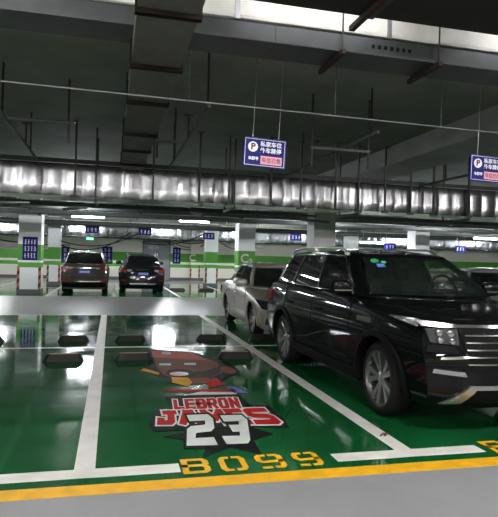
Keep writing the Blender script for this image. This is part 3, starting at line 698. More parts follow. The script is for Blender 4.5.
def car(name, label, cat, loc, rz, P):
    g = P.get
    L, hw, WB, fo = P['L'], P['W']/2, P['WB'], P['fo']
    R = P['R']; yN = -WB/2-fo; yT = yN+L; zb = g('zb', .24)
    paint = P['paint']; top = P['top']      # [(y from nose, z)]
    bow = g('bow', .34); bowr = g('bowr', .22)
    root = thing(name, label, cat, loc, rz)
    rake = g('rake', [(zb, .10), (zb+.18, .0), (.62, .0), (.85, .05), (1.1, .16)]); rrake = g('rrake', [(zb, .10), (zb+.2, 0), (.75, .02), (1.1, .10)])
    side = g('side', [(zb, .93), (zb+.12, .965), (.62, .985), (.80, 1.0), (.95, .985), (1.2, .93)])
    def T(y): return interp(y-yN, top)
    def W(y, z):
        w = hw*interp(z, side); t = T(y)
        f = max(0, min(1, (yN+1.1-y)/1.1)); w *= 1-.085*f*f
        r_ = max(0, min(1, (y-(yT-1.2))/1.2)); w *= 1-.07*r_*r_
        e = max(0, (z-(t-.07))/.07); w *= 1-.035*min(1, e)**2
        return w
    def F(x, z): return yN + bow*min(1.1, abs(x)/hw)**g('bexp', 3.2) + interp(z, rake)
    def Rr(x, z): return yT - bowr*min(1.1, abs(x)/hw)**3.2 - interp(z, rrake)
    def V(a, b, c):
        y0 = yN+(yT-yN)*b; t = T(y0); z = zb+(t-zb)*c
        x = a*W(y0, z); y = F(x, z)*(1-b)+Rr(x, z)*b
        crown = .045*(a**4 if y0 < yN+1.4 else a**6*.5); z -= crown*c*c
        return (x, y, z)
    na, nb, nc = 22, 64, 16
    ga = [-1+2*i/na for i in range(na+1)]; ga = [math.copysign(abs(a)**.85, a) for a in ga]
    gb = [.5-.5*math.cos(PI*i/nb)*(.75)-.125*math.copysign(1, .5-i/nb)*0 for i in range(nb+1)]
    gb = [i/nb for i in range(nb+1)]; gc = [i/nc for i in range(nc+1)]
    bm = B(); cache = {}
    def vert(i, j, k):
        if (i, j, k) not in cache: cache[(i, j, k)] = bm.verts.new(V(ga[i], gb[j], gc[k]))
        return cache[(i, j, k)]
    for j in range(nb):
        for i in range(na):
            bm.faces.new((vert(i, j, 0), vert(i, j+1, 0), vert(i+1, j+1, 0), vert(i+1, j, 0)))
            bm.faces.new((vert(i, j, nc), vert(i+1, j, nc), vert(i+1, j+1, nc), vert(i, j+1, nc)))
        for k in range(nc):
            bm.faces.new((vert(0, j, k), vert(0, j, k+1), vert(0, j+1, k+1), vert(0, j+1, k)))
            bm.faces.new((vert(na, j, k), vert(na, j+1, k), vert(na, j+1, k+1), vert(na, j, k+1)))
    for i in range(na):
        for k in range(nc):
            bm.faces.new((vert(i, 0, k), vert(i+1, 0, k), vert(i+1, 0, k+1), vert(i, 0, k+1)))
            bm.faces.new((vert(i, nb, k), vert(i, nb, k+1), vert(i+1, nb, k+1), vert(i+1, nb, k)))
    bmesh.ops.recalc_face_normals(bm, faces=list(bm.faces))
    body = new_obj('body', bm, [paint, TRIMB], root)
    cb = B(); ra = R+g('archgap', .065)
    for yy in (-WB/2, WB/2):
        for s in (-1, 1): lathe(cb, [(s*(hw-.34), ra), (s*(hw+.3), ra)], 40, 'x', ctr=(0, yy, R))
    for f in cb.faces: f.material_index = 1
    cut = new_obj('cutter', cb, [paint, TRIMB]); cut.parent = root
    bpy.context.view_layer.update(); apply_bool(body, cut)
    for p_ in body.data.polygons: p_.use_smooth = True
    body.data.set_sharp_from_angle(angle=math.radians(g('sharp', 42)))
    # arch trims + sills
    for yy in (-WB/2, WB/2):
        for s in (-1, 1):
            bm = B()
            def fn(u, v, yy=yy, s=s):
                th = math.radians(-12+204*u); r = ra-.012+v*g('flare', .055); y = yy-math.cos(th)*r; z = max(zb-.02, R+math.sin(th)*r)
                return (s*W(y, max(z, zb)), y, z)
            slabgrid(bm, fn, 30, 2, lambda u, v, s=s: (s, 0, 0), g('flare_t', .016), .02); new_obj('arch_trim', bm, P.get('archmat', TRIMB), root, smooth=40)
    for s in (-1, 1):
        bm = B(); slabgrid(bm, lambda u, v, s=s: (s*W(0, zb+.02+.11*v), -WB/2+ra+(WB-2*ra)*u, zb-.01+.13*v), 12, 2, lambda u, v, s=s: (s, 0, 0), .018, .03); new_obj('side_sill', bm, P.get('archmat', TRIMB), root, smooth=40)
    # ---- greenhouse
    zB = g('belt')      # z at (front, rear)
    def belt(y): return T(y)-.012
    bp, rp = P['belt_pts'], P['roof_pts']    # per breakpoint: (x frac of hw, y from nose); roof: (x frac, y, z)
    segs_ = P['segs']                        # list of (kind, n)
    def loopP(i, t, v):
        """segment i, fraction t, height v"""
        (bx0, by0), (bx1, by1) = bp[i], bp[i+1]; (rx0, ry0, rz0), (rx1, ry1, rz1) = rp[i], rp[i+1]
        bx = bx0+(bx1-bx0)*t; rx = rx0+(rx1-rx0)*t
        kind = segs_[i][0]
        if kind in ('windscreen', 'rear_glass'):
            q = t*t if kind == 'windscreen' else 1-(1-t)**2
            by = by0+(by1-by0)*q; ry = ry0+(ry1-ry0)*q
        else: by = by0+(by1-by0)*t; ry = ry0+(ry1-ry0)*t
        rz_ = rz0+(rz1-rz0)*t
        yb_ = yN+by; a = Vector((bx*hw, yb_, belt(yb_))); r = Vector((rx*hw, yN+ry, rz_))
        p = a.lerp(r, v); bul = math.sin(PI*v)*.022
        if kind == 'windscreen': p += Vector((0, -bul*1.5, bul))
        elif kind == 'rear_glass': p += Vector((0, bul*1.5, bul*.5))
        else: p.x += bul
        return p
    NV = 10; v0, v1 = .07, .90
    vs = [0, v0] + [v0+(v1-v0)*k/(NV-2) for k in range(1, NV-1)] + [1.0]
    for side_ in (1,):
        bm = B(); cols = []; kinds = []
        for i, (kd, n) in enumerate(segs_):
            for j in range(n+(1 if i == len(segs_)-1 else 0)):
                cols.append([loopP(i, j/n, v) for v in vs]); kinds.append(kd)
        full = [[Vector((-p.x, p.y, p.z)) for p in c] for c in cols[::-1]]; fk = kinds[::-1]
        allc = cols; nC = len(cols)
        def build(mirror):
            s = -1 if mirror else 1
            vv = [[bm.verts.new((s*p.x, p.y, p.z)) for p in c] for c in cols]
            for c in range(nC-1):
                for k in range(len(vs)-1):
                    glass = kinds[c] in ('windscreen', 'window', 'rear_glass') and 1 <= k < len(vs)-2
                    if glass: continue
                    q = (vv[c][k], vv[c][k+1], vv[c+1][k+1], vv[c+1][k]); f = bm.faces.new(q if not mirror else q[::-1])
                    f.material_index = 1 if kinds[c] == 'black_pillar' and 1 <= k < len(vs)-2 else 0
            return vv
        vr = build(False); vl = build(True)
        # roof skin
        M_ = 10; rows_ = []
        for c in range(nC):
            p = cols[c][-1]; row_ = []
            for m_ in range(M_+1):
                a = -1+2*m_/M_; x = a*p.x
                if m_ == 0: row_.append(vl[c][-1])
                elif m_ == M_: row_.append(vr[c][-1])
                else:
                    edge = interp(p.y-yN, [(rp[0][1], .0), (rp[0][1]+.5, 1), (rp[-1][1]-.4, 1), (rp[-1][1], .2)])
                    row_.append(bm.verts.new((x, p.y, p.z + .045*(1-abs(a)**2.4)*max(.25, edge))))
            rows_.append(row_)
        for c in range(nC-1):
            for m_ in range(M_):
                try: bm.faces.new((rows_[c][m_], rows_[c+1][m_], rows_[c+1][m_+1], rows_[c][m_+1]))
                except ValueError: pass
        bmesh.ops.remove_doubles(bm, verts=list(bm.verts), dist=.0008)
        bmesh.ops.recalc_face_normals(bm, faces=list(bm.faces))
        gh = new_obj('cabin_shell', bm, [paint, TRIMB], root, smooth=50)
        sd = gh.modifiers.new('thick', 'SOLIDIFY'); sd.thickness = .03; sd.offset = -1
    # glass panes
    ci = 0
    for i, (kd, n) in enumerate(segs_):
        if kd in ('windscreen', 'rear_glass'):
            bm = B()
            def fn(u, v, i=i):
                a = 2*u-1 if True else 0
                t = abs(a) if kd == 'windscreen' else 1-abs(a)
                p = loopP(i, t, v0+(v1-v0)*v); return (math.copysign(p.x, a), p.y, p.z)
            slabgrid(bm, fn, 16, 6, lambda u, v: ((0, -.6, .8) if kd == 'windscreen' else (0, .9, .3)), .001, .006)
            new_obj('windscreen' if kd == 'windscreen' else 'rear_window', bm, GLASSF if kd == 'windscreen' else GLASSD, root, smooth=50)
        elif kd == 'window':
            for s in (1, -1):
                bm = B()
                def fn(u, v, i=i, s=s): p = loopP(i, u, v0+(v1-v0)*v); return (s*p.x, p.y, p.z)
                slabgrid(bm, fn, 6, 5, lambda u, v, s=s: (s, 0, .2), -.004, .009); new_obj('side_window', bm, GLASSF if i == 2 else GLASSD, root, smooth=50)
    # bright window surround
    first = min(i for i, s in enumerate(segs_) if s[0] == 'window'); last = max(i for i, s in enumerate(segs_) if s[0] == 'window')
    for s in (1, -1):
        bm = B(); lo_, hi_ = [], []
        for i in range(first, last+1):
            for j in range(5):
                for lst, v in ((lo_, v0*.5), (hi_, v1+.02)):
                    p = loopP(i, j/4, v); lst.append((s*(p.x+.004), p.y, p.z))
        def dd(l):
            o_ = [l[0]]
            for q in l[1:]:
                if (Vector(q)-Vector(o_[-1])).length > .01: o_.append(q)
            return o_
        lo_, hi_ = dd(lo_), dd(hi_)
        tube(bm, lo_, .009, 6); tube(bm, [lo_[0]]+hi_+[lo_[-1]], .008, 6); new_obj('window_trim', bm, g('trimmat', CHROME), root, smooth=60)
    # roof rails
    if g('rails'):
        for s in (1, -1):
            bm = B(); r_a, r_b = g('rails'); pts = []
            for k in range(21):
                u = k/20; y = yN+r_a+(r_b-r_a)*u; z = interp(y-yN, [(q[1], q[2]) for q in rp if True][1:]) if False else interp(y-yN, P['roofline'])
                lift = .055*min(1, math.sin(PI*u)*4)
                pts.append((s*hw*P['railx'], y, z+lift-.005))
            tube(bm, pts, .016, 8)
            for k in (0, 10, 20): box(bm, pts[k][0]-.014, pts[k][0]+.014, pts[k][1]-.05, pts[k][1]+.05, pts[k][2]-.055, pts[k][2]+.005)
            new_obj('roof_rail', bm, g('railmat', ALLOY), root, smooth=50)
    # ---- wheels
    def wheel(x, y, s, steer=0):
        bm = B(); w = g('tw', .225)
        prof = [(-w/2+.02, R*.74), (-w/2, R*.79), (-w/2+.0, R*.88), (-w/2+.03, R*.97), (-w/2+.06, R), (w/2-.06, R), (w/2-.03, R*.97), (w/2, R*.88), (w/2, R*.79), (w/2-.02, R*.74)]
        lathe(bm, prof, 44, 'x', closed=True); wo = new_obj('wheel', bm, TYRE, root, smooth=50, loc=(x, y, R)); wo.rotation_euler = (0, 0, steer)
        bm = B(); rr = R*.765; xo = s*(w/2-.012)
        lathe(bm, [(xo, rr), (xo+s*.008, rr*.985), (xo-s*.004, rr*.93), (xo-s*.06, rr*.90), (-s*.08, rr*.90), (-s*.08, rr)], 44, 'x', closed=True)
        new_obj('rim', bm, mat('dark_alloy', (.12, .12, .12), .35, metal=.8), wo, smooth=45)
        bm = B(); ns = g('spokes', 5)
        for k in range(ns):
            for off in ((-.16, .16) if g('double', True) else (0,)):
                t0 = 2*PI*k/ns + off*.55; t1 = 2*PI*k/ns + off*1.55; r0, r1 = rr*.17, rr*.95
                a = Vector((0, math.cos(t0)*r0, math.sin(t0)*r0)); b = Vector((0, math.cos(t1)*r1, math.sin(t1)*r1)); d = (b-a).normalized(); n_ = Vector((0, -d.z, d.y))
                ws0, ws1 = rr*.075, rr*.10; xi, xe = xo-s*.035, xo-s*.006
                q = [a-n_*ws0, a+n_*ws0, b+n_*ws1, b-n_*ws1]
                fr = [bm.verts.new((xi if m_ in (0, 1) else xe, p.y, p.z)) for m_, p in enumerate(q)]
                bk = [bm.verts.new((xi-s*.03, p.y, p.z)) for p in q]
                bm.faces.new(fr); bm.faces.new(bk[::-1])
                for m_ in range(4): bm.faces.new((fr[m_], bk[m_], bk[(m_+1) % 4], fr[(m_+1) % 4]))
        lathe(bm, [(xo-s*.05, rr*.22), (xo-s*.03, rr*.22), (xo-s*.022, rr*.17), (xo-s*.018, .002)], 24, 'x')
        bmesh.ops.recalc_face_normals(bm, faces=list(bm.faces)); new_obj('spokes', bm, ALLOY, wo, smooth=35)
        bm = B(); lathe(bm, [(-s*.02, rr*.80), (s*.0, rr*.80)], 32, 'x'); new_obj('brake_disc', bm, mat('brake_metal', (.015, .015, .015), .6), wo)
    for yy in (-WB/2, WB/2):
        for s in (-1, 1): wheel(s*(hw-g('inset', .155)), yy, s, g('steer', 0) if yy < 0 else 0)
    # ---- mirrors
    my, mz = P['mirror']
    for s in (-1, 1):
        bm = B(); x0 = W(yN+my, mz)
        t_ = bmesh.new(); bmesh.ops.create_uvsphere(t_, u_segments=20, v_segments=12, radius=1)
        for v in t_.verts:
            c = v.co; c.x, c.y, c.z = [math.copysign(abs(q)**.7, q) for q in c]
            c.x *= .125; c.y *= .075 if c.y < 0 else .04; c.z *= .085
            c += Vector((s*(x0+.10), yN+my, mz+.09))
        me = bpy.data.meshes.new('t'); t_.to_mesh(me); t_.free(); bm.from_mesh(me); bpy.data.meshes.remove(me)
        tube(bm, [(s*(x0-.10), yN+my+.02, mz), (s*(x0+.03), yN+my+.01, mz+.05)], .03, 8)
        mo = new_obj('wing_mirror', bm, g('mirrormat', paint), root, smooth=60)
        bm = B(); box(bm, s*(x0+.10)-.10, s*(x0+.10)+.10, yN+my-.078, yN+my-.066, mz+.055, mz+.068); new_obj('mirror_trim', bm, CHROME, mo)
    # ---- panels: doors, handles
    def gap(pts, nm='door_gap', s=1):
        pass
    ys = P['doors']  # y from nose of vertical door gaps
    for s in (-1, 1):
        for yy in ys:
            bm = B(); pts = []
            for k in range(13):
                z = zb+.10+(T(yN+yy)-.03-zb-.10)*k/12; pts.append((s*(W(yN+yy, z)-.001), yN+yy, z))
            tube(bm, pts, .0045, 4); new_obj('door_gap', bm, TRIMB, root)
        bm = B(); pts = []
        for k in range(25):
            y = yN+ys[0]-.35+(ys[-1]-ys[0]+.9)*k/24; z = g('crease', .86)+.0*k; pts.append((s*(W(y, z)-.004), y, z))
        tube(bm, pts, .010, 6); new_obj('side_crease', bm, paint, root, smooth=60)
        for yy in P['handles']:
            bm = B(); z = g('handle_z', .93); x = W(yN+yy, z)
            tube(bm, [(s*(x-.01), yN+yy-.10, z), (s*(x+.035), yN+yy-.085, z), (s*(x+.035), yN+yy+.085, z), (s*(x-.01), yN+yy+.10, z)], .013, 8); new_obj('door_handle', bm, g('handlemat', paint), root, smooth=60)
        bm = B(); slabgrid(bm, lambda u, v, s=s: (s*W(yN+P['molding'][0]+(P['molding'][1]-P['molding'][0])*u, zb+.19+.03*v), yN+P['molding'][0]+(P['molding'][1]-P['molding'][0])*u, zb+.19+.03*v), 16, 1, lambda u, v, s=s: (s, 0, 0), .010, .01)
        new_obj('side_moulding', bm, g('mouldmat', TRIMB), root)
    # ---- front and rear patches: each (name, material, four corners in (x,z), thickness, mirrored)
    def fpatch(nm, m, q, t, fn_, dirn, sgn, nu=8, nv=3, par=root):
        bm = B(); (ax, az), (bx, bz), (cx, cz), (dx, dz) = q
        def f(u, v):
            x = (ax*(1-u)+bx*u)*(1-v)+(dx*(1-u)+cx*u)*v; z = (az*(1-u)+bz*u)*(1-v)+(dz*(1-u)+cz*u)*v
            return (sgn*x*hw, fn_(x*hw, z), z)
        slabgrid(bm, f, nu, nv, lambda u, v: (sgn*.25, dirn, 0), t, .03); return new_obj(nm, bm, m, par, smooth=40)
    for nm, m, q, t, mir in P.get('front', []):
        for sgn in ((1, -1) if mir else (1,)): fpatch(nm, m, q, t, F, -1, sgn)
    for nm, m, q, t, mir in P.get('rear', []):
        for sgn in ((1, -1) if mir else (1,)): fpatch(nm, m, q, t, Rr, 1, sgn)
    if g('lenses'):
        for s in (1, -1):
            for (x, z, r) in g('lenses'):
                bm = B(); y = F(x*hw, z)
                lathe(bm, [(y-.030, r*.4), (y-.026, r*.8), (y-.012, r), (y+.02, r)], 20, 'y', ctr=(s*x*hw, 0, z)); new_obj('headlamp_lens', bm, CHROME, root, smooth=40)
    # licence plates
    for fn_, dirn, zz in ((F, -1, g('plate_f', .48)), (Rr, 1, g('plate_r', .80))):
        y = fn_(0, zz)+dirn*.02
        bm = B(); rbox(bm, -.22, .22, min(y, y-dirn*.04), max(y, y-dirn*.04), zz-.07, zz+.07, .01); pt = new_obj('licence_plate', bm, PLATE, root)
        bm = B()
        for k in range(6): box(bm, -.18+k*.062, -.145+k*.062, y+dirn*.001-.002, y+dirn*.001+.002, zz-.035, zz+.035)
        new_obj('plate_lettering', bm, SIGNW, pt)
    # ---- interior
    for s in (-1, 1):
        for yy in P['seats']:
            bm = B(); zt = P['seat_z']; rbox(bm, s*.37-.23, s*.37+.23, yN+yy, yN+yy+.14, T(yN+yy)-.1, zt-.14, .04); rbox(bm, s*.37-.12, s*.37+.12, yN+yy+.03, yN+yy+.12, zt-.15, zt+.04, .035); new_obj('car_seat', bm, SEATM, root, smooth=50)
    bm = B(); lathe(bm, [(-.015, .155), (.0, .185), (.015, .155)], 28, 'y', closed=False) if False else None
    a_ = []
    for k in range(25):
        t = 2*PI*k/24; a_.append((.37+.18*math.cos(t), P['seats'][0]+yN-.55+.06*math.sin(t), P['seat_z']-.22+.17*math.sin(t)))
    tube(bm, a_, .014, 6, cap=False); tube(bm, [(.20, yN+P['seats'][0]-.55, P['seat_z']-.22), (.54, yN+P['seats'][0]-.55, P['seat_z']-.22)], .02, 6); new_obj('steering_wheel', bm, SEATM, root, smooth=60)
    bm = B(); tube(bm, [(0, yN+rp[0][1]+.10, rp[0][2]-.02), (0, yN+rp[0][1]+.06, rp[0][2]-.12)], .01, 6); rbox(bm, -.11, .11, yN+rp[0][1]+.05, yN+rp[0][1]+.08, rp[0][2]-.16, rp[0][2]-.10, .012); new_obj('rear_view_mirror', bm, TRIMB, root)
    # wipers
    for k, (xa, xb) in enumerate(((.62, .05), (-.05, -.55))):
        pa = [(xa*hw*(1-u)+xb*hw*u) for u in (0, .5, 1)]
        bm = B(); pts = []
        for x in pa:
            t = min(1, abs(x)/(bp[1][0]*hw)); p = loopP(0, t, .045); pts.append((x, p.y-.02, p.z+.022))
        tube(bm, pts, .008, 6); new_obj('wiper', bm, g('wipermat', TRIMB), root)
    root['_F'] = 0; del root['_F']
    return root, F, W, T, loopP, yN

def paint_mat(nm, c, metal=.3, rough=.25, coat=1., spec=.5): return mat(nm, c, rough, metal=metal, var=.03, scale=2, coat=coat, spec=spec)
BLACKC = paint_mat('black_car_paint', (.003, .0035, .004), 0, .5, .5, .02)
SILVC = paint_mat('champagne_silver_paint', (.42, .40, .35), .3, .4, .8)
BROWNC = paint_mat('brown_car_paint', (.050, .043, .037), .2, .4, .8, .1)
NAVYC = paint_mat('dark_blue_black_paint', (.006, .007, .012), 0, .4, .8, .1)
LSILV = paint_mat('light_silver_paint', (.30, .31, .32), .2, .5, .3)

def suv_params(**k):
    P = dict(L=4.80, W=1.90, WB=2.80, fo=.93, R=.365, zb=.26, paint=BLACKC,
        top=[(0, .98), (.12, 1.035), (.5, 1.085), (1.25, 1.145), (1.6, 1.15), (2.6, 1.155), (3.8, 1.175), (4.4, 1.18), (4.8, 1.16)],
        side=[(.26, .90), (.34, .955), (.60, .985), (.80, 1.0), (.95, .985), (1.2, .93)],
        belt_pts=[(0, 1.02), (.80, 1.36), (.885, 1.60), (.90, 2.56), (.90, 2.64), (.895, 3.48), (.89, 3.58), (.85, 4.22), (.78, 4.52), (0, 4.70)],
        roof_pts=[(0, 1.92, 1.605), (.60, 2.02, 1.60), (.665, 2.28, 1.615), (.69, 2.68, 1.635), (.69, 2.76, 1.637), (.69, 3.40, 1.635), (.69, 3.48, 1.633), (.67, 3.98, 1.615), (.62, 4.26, 1.60), (0, 4.36, 1.60)],
        segs=[('windscreen', 8), ('pillar', 3), ('window', 6), ('black_pillar', 2), ('window', 6), ('black_pillar', 2), ('window', 6), ('pillar', 5), ('rear_glass', 8)],
        roofline=[(1.9, 1.61), (2.4, 1.63), (3, 1.64), (3.6, 1.635), (4.3, 1.60)], rails=(2.25, 4.15), railx=.66,
        mirror=(1.66, 1.13), doors=(1.52, 2.60, 3.62), handles=(2.40, 3.42), molding=(1.55, 3.50), seats=(2.25, 3.1), seat_z=1.42)
    P.update(k); return P
# black SUV, the main subject
gs = dict(bow=.25, 
  front=[('radiator_grille', TRIMB, ((-.54, .60), (.54, .60), (.62, .97), (-.62, .97)), .012, False)] +
        [('grille_bar', CHROME, ((-.58, z), (.58, z), (.58, z+.012), (-.58, z+.012)), .024, False) for z in (.65, .71, .77, .83, .89)] +
        [('grille_frame', CHROME, ((-.66, .96), (.66, .96), (.66, .985), (-.66, .985)), .024, False),
         ('headlamp', LENS, ((.63, .81), (.86, .83), (.88, .945), (.62, .945)), .010, True),
         ('headlamp_trim', LAMPCH, ((.62, .955), (.90, .965), (.95, 1.015), (.62, .985)), .016, True),
         ('lamp_surround', TRIMB, ((.64, .74), (.90, .75), (.88, .81), (.66, .80)), .012, True),
         ('chrome_accent', CHROME, ((.56, .705), (.80, .690), (.79, .712), (.56, .730)), .020, True),
         ('fog_lamp', LAMPCH, ((.58, .55), (.86, .575), (.85, .61), (.60, .59)), .018, True),
         ('lower_intake', TRIMB, ((-.66, .31), (.66, .31), (.54, .45), (-.54, .45)), .012, False),
         ('skid_trim', ALLOY, ((.60, .31), (.77, .30), (.55, .47), (.47, .47)), .026, True),
         ('skid_bar', ALLOY, ((-.56, .44), (.56, .44), (.56, .475), (-.56, .475)), .026, False)],
  lenses=[(.69, .908, .034), (.785, .912, .034), (.69, .842, .030), (.785, .848, .030)],
  rear=[('tail_lamp', REDLENS, ((.50, .92), (.93, .90), (.93, 1.06), (.50, 1.02)), .02, True), ('rear_bumper_trim', TRIMB, ((-.8, .28), (.8, .28), (.8, .50), (-.8, .50)), .012, False)],
  steer=-.04)
SUVX, SUVY, SUVR = 3.435, 6.43, .032
suv, sF, sW, sT, sLoop, sN = car('suv', 'large glossy black SUV parked nose forward in the right-hand bay', 'car', (SUVX, SUVY, 0), SUVR, suv_params(**gs))
# tail lamp wrap and windscreen stickers
for s in (-1, 1):
    bm = B(); slabgrid(bm, lambda u, v, s=s: (s*sW(sN+4.40+.26*u, .90+.14*v), sN+4.36+.26*u, .90+.14*v), 4, 3, lambda u, v, s=s: (s, 0, 0), .012, .02); new_obj('tail_lamp', bm, REDLENS, suv, smooth=40)
    # swept headlamp tip along the wing
    bm = B(); slabgrid(bm, lambda u, v, s=s: (s*sW(sN+.30+.40*u, .97+.04*v+.04*u), sN+.30+.40*u, .955+(.06*(1-u)+.008)*v+.05*u), 8, 2, lambda u, v, s=s: (s, 0, .3), .010, .02); new_obj('headlamp_tip', bm, LAMPCH, suv, smooth=40)
    bm = B(); slabgrid(bm, lambda u, v, s=s: (s*sW(sN+1.02+.30*u, .90+.05*v), sN+1.02+.30*u, .90+.05*v), 4, 1, lambda u, v, s=s: (s, 0, 0), .012, .02); new_obj('wing_badge', bm, CHROME, suv, smooth=40)
for (t0, vv, w_, m_, nm) in ((-.80, .80, .055, mat('sticker_green', (.04, .42, .15), .5, var=0), 'round_sticker'), (-.66, .77, .035, mat('sticker_green', (0, 0, 0)), 'round_sticker'), (-.74, .68, .05, mat('sticker_blue', (.12, .25, .75), .5, var=0), 'square_sticker')):
    p = sLoop(0, abs(t0), vv); bm = B(); n = 14
    nv = Vector((0, -.6, .8)); ax = Vector((1, 0, 0)); ay = nv.cross(ax)
    c = Vector((-abs(p.x), p.y, p.z)) + nv*.004
    pts = [c + ax*w_*math.cos(2*PI*k/n) + ay*w_*.7*math.sin(2*PI*k/n) for k in range(n)] if 'round' in nm else [c+ax*w_*a+ay*w_*.6*b for a, b in ((-1, -1), (1, -1), (1, 1), (-1, 1))]
    va = [bm.verts.new(q+nv*.002) for q in pts]; vb = [bm.verts.new(q-nv*.002) for q in pts]
    bm.faces.new(va); bm.faces.new(vb[::-1])
    for k in range(len(pts)): bm.faces.new((va[k], vb[k], vb[(k+1) % len(pts)], va[(k+1) % len(pts)]))
    bmesh.ops.recalc_face_normals(bm, faces=list(bm.faces)); new_obj(nm, bm, m_, suv)

def sedan_params(**k):
    P = dict(L=4.55, W=1.76, WB=2.60, fo=.92, R=.315, zb=.20, paint=SILVC, tw=.205, bow=.42, bexp=2.8,
        top=[(0, .68), (.10, .74), (.5, .84), (1.15, .935), (1.5, .95), (2.6, .955), (3.6, .985), (4.1, .99), (4.5, .93), (4.55, .90)],
        side=[(.20, .90), (.28, .955), (.45, .985), (.65, 1.0), (.82, .985), (1.0, .93)],
        rake=[(.20, .06), (.32, .0), (.50, .0), (.62, .03), (.80, .14)], rrake=[(.2, .08), (.35, 0), (.7, .02), (1.0, .08)],
        belt_pts=[(0, .93), (.84, 1.24), (.885, 1.36), (.90, 2.40), (.90, 2.46), (.89, 3.18), (.885, 3.24), (.86, 3.56), (.76, 3.92), (0, 4.12)],
        roof_pts=[(0, 1.76, 1.385), (.62, 1.88, 1.375), (.65, 2.00, 1.38), (.665, 2.44, 1.405), (.665, 2.50, 1.406), (.66, 2.98, 1.395), (.66, 3.02, 1.393), (.64, 3.16, 1.38), (.58, 3.34, 1.36), (0, 3.46, 1.36)],
        segs=[('windscreen', 8), ('pillar', 3), ('window', 6), ('black_pillar', 2), ('window', 6), ('pillar', 2), ('window', 3), ('pillar', 5), ('rear_glass', 8)],
        roofline=[(1.8, 1.385), (2.4, 1.40), (3.4, 1.36)],
        mirror=(1.52, .93), doors=(1.38, 2.42, 3.36), handles=(2.22, 3.15), molding=(1.4, 3.2), seats=(2.05, 2.85), seat_z=1.20, crease=.70, handle_z=.79, handlemat=CHROME,
        archmat=SILVC, flare=.02, flare_t=.006, mouldmat=SILVC, spokes=5, plate_f=.42, plate_r=.72,
        front=[('radiator_grille', TRIMB, ((-.40, .56), (.40, .56), (.46, .67), (-.46, .67)), .012, False), ('grille_bar', CHROME, ((-.44, .61), (.44, .61), (.44, .63), (-.44, .63)), .024, False),
               ('headlamp', mat('smoked_lamp_glass', (.03, .035, .04), .08, var=.1), ((.52, .55), (.90, .58), (1.0, .76), (.56, .69)), .012, True),
               ('lower_intake', TRIMB, ((-.50, .26), (.50, .26), (.50, .40), (-.50, .40)), .012, False), ('fog_lamp', mat('smoked_lamp_glass', (0, 0, 0)), ((.60, .28), (.84, .30), (.82, .42), (.62, .40)), .014, True)],
        rear=[('tail_lamp', REDLENS, ((.55, .66), (.95, .66), (.95, .84), (.55, .82)), .02, True)])
    P.update(k); return P
sed = car('sedan', 'champagne silver sedan parked just behind the black SUV', 'car', (3.55, 11.85, 0), -.012, sedan_params())
car('sedan', 'pale silver car half hidden at the right edge beyond the black SUV', 'car', (9.6, 12.6, 0), -.35, sedan_params(paint=LSILV, archmat=LSILV, mouldmat=LSILV))
rear_b = [('tail_lamp', REDLENS, ((.62, .93), (.95, .91), (.95, 1.05), (.66, 1.03)), .02, True), ('tail_lamp_inner', mat('clear_lamp_glass', (.35, .28, .28), .1, var=0), ((.46, .97), (.60, .96), (.62, 1.02), (.46, 1.03)), .022, True),
          ('chrome_strip', CHROME, ((-.46, .99), (.46, .99), (.46, 1.015), (-.46, 1.015)), .025, False), ('bumper_lower', TRIMB, ((-.88, .27), (.88, .27), (.88, .46), (-.88, .46)), .015, False),
          ('reflector', REDLENS, ((.66, .52), (.92, .52), (.92, .58), (.66, .58)), .02, True), ('bumper_seam', TRIMB, ((-.85, .63), (.85, .63), (.85, .645), (-.85, .645)), .006, False)]
car('suv', 'brown SUV seen from behind, parked across the aisle at left', 'car', (-1.00, 24.45, 0), PI, suv_params(paint=BROWNC, zb=.19, L=4.75, W=1.82, rear=rear_b, rails=(2.2, 4.1), plate_r=.86, front=[], archgap=.05, mirrormat=BROWNC, archmat=BROWNC,
    top=[(0, .95), (.12, 1.0), (.5, 1.05), (1.25, 1.12), (1.6, 1.12), (2.6, 1.13), (3.8, 1.15), (4.4, 1.16), (4.8, 1.14)],
    rrake=[(.26, .06), (.40, 0), (.75, .04), (1.1, .10)]))
rear_d = [('tail_lamp', REDLENS, ((.68, .87), (.95, .87), (.95, .98), (.72, .97)), .02, True), ('tail_lamp_inner', mat('clear_lamp_glass', (0, 0, 0)), ((.50, .90), (.66, .88), (.68, .96), (.50, .97)), .022, True),
          ('chrome_strip', CHROME, ((-.30, .95), (.30, .95), (.30, .97), (-.30, .97)), .025, False), ('skid_trim', ALLOY, ((-.52, .36), (.52, .36), (.58, .42), (-.58, .42)), .03, False),
          ('bumper_lower', TRIMB, ((-.86, .27), (.86, .27), (.86, .36), (-.86, .36)), .015, False), ('reflector', REDLENS, ((.72, .50), (.92, .50), (.92, .56), (.72, .56)), .02, True)]
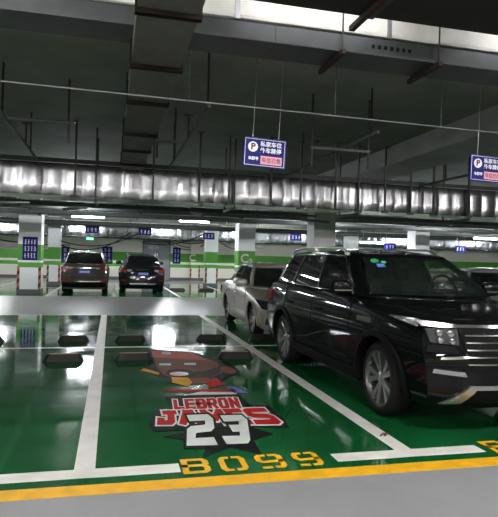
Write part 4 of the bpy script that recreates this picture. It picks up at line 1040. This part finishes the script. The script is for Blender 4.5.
car('suv', 'dark SUV with blue plate seen from behind, in front of the grey door', 'car', (1.25, 25.0, 0), PI, suv_params(paint=NAVYC, zb=.19, L=4.6, W=1.84, rear=rear_d, front=[], rails=(2.2, 4.0), plate_r=.80,
    top=[(0, .90), (.12, .96), (.5, 1.0), (1.25, 1.06), (1.6, 1.07), (2.6, 1.08), (3.8, 1.10), (4.4, 1.10), (4.6, 1.08)],
    belt_pts=[(0, 1.02), (.80, 1.36), (.885, 1.60), (.90, 2.50), (.90, 2.58), (.895, 3.38), (.89, 3.46), (.84, 4.02), (.76, 4.32), (0, 4.50)],
    roof_pts=[(0, 1.92, 1.55), (.58, 2.02, 1.545), (.64, 2.28, 1.56), (.66, 2.64, 1.58), (.66, 2.72, 1.58), (.66, 3.26, 1.57), (.66, 3.34, 1.57), (.64, 3.72, 1.55), (.58, 3.98, 1.53), (0, 4.08, 1.53)],
    roofline=[(1.9, 1.55), (2.4, 1.57), (3, 1.58), (3.6, 1.56), (4.1, 1.53)]))

# small lifted scrap on the white line
bm = B(); tube(bm, [(2.29, 4.36, .012), (2.33, 4.39, .02), (2.35, 4.35, .03), (2.31, 4.33, .02)], .008, 6)
tag(new_obj('bent_scrap', bm, mat('scrap_brown', (.12, .05, .04), .6), smooth=60), 'tiny bent brown scrap lying on the white line by the front wheel', 'litter')

# ---------------------------------------------------------------- camera, world, view
H = 1.5; f, yaw, pitch, roll = 554.3, .24272, .001745, .02703
fw = Vector((math.sin(yaw)*math.cos(pitch), math.cos(yaw)*math.cos(pitch), math.sin(pitch)))
r0 = Vector((math.cos(yaw), -math.sin(yaw), 0)); u0 = r0.cross(fw)
r_ = r0*math.cos(roll)+u0*math.sin(roll); u_ = r_.cross(fw)
cd = bpy.data.cameras.new('camera'); cam = bpy.data.objects.new('camera', cd); C.objects.link(cam)
cam.matrix_world = Matrix(((r_.x, u_.x, -fw.x, 0), (r_.y, u_.y, -fw.y, 0), (r_.z, u_.z, -fw.z, H), (0, 0, 0, 1)))
cd.sensor_fit = 'HORIZONTAL'; cd.sensor_width = 36; cd.lens = f/498*36; cd.clip_start = .05; cd.clip_end = 200
sc.camera = cam
w = bpy.data.worlds.new('world'); sc.world = w; w.use_nodes = True
w.node_tree.nodes['Background'].inputs[0].default_value = (.5, .55, .6, 1); w.node_tree.nodes['Background'].inputs[1].default_value = .02
sc.view_settings.view_transform = 'Standard'; sc.view_settings.look = 'None'; sc.view_settings.gamma = 1; sc.view_settings.use_curve_mapping = False
sc.view_settings.exposure = 2.2
sc.cycles.use_denoising = True; sc.cycles.max_bounces = 8; sc.cycles.diffuse_bounces = 4; sc.cycles.glossy_bounces = 4; sc.cycles.transparent_max_bounces = 12
sc.cycles.sample_clamp_indirect = 4; sc.cycles.caustics_reflective = False; sc.cycles.caustics_refractive = False
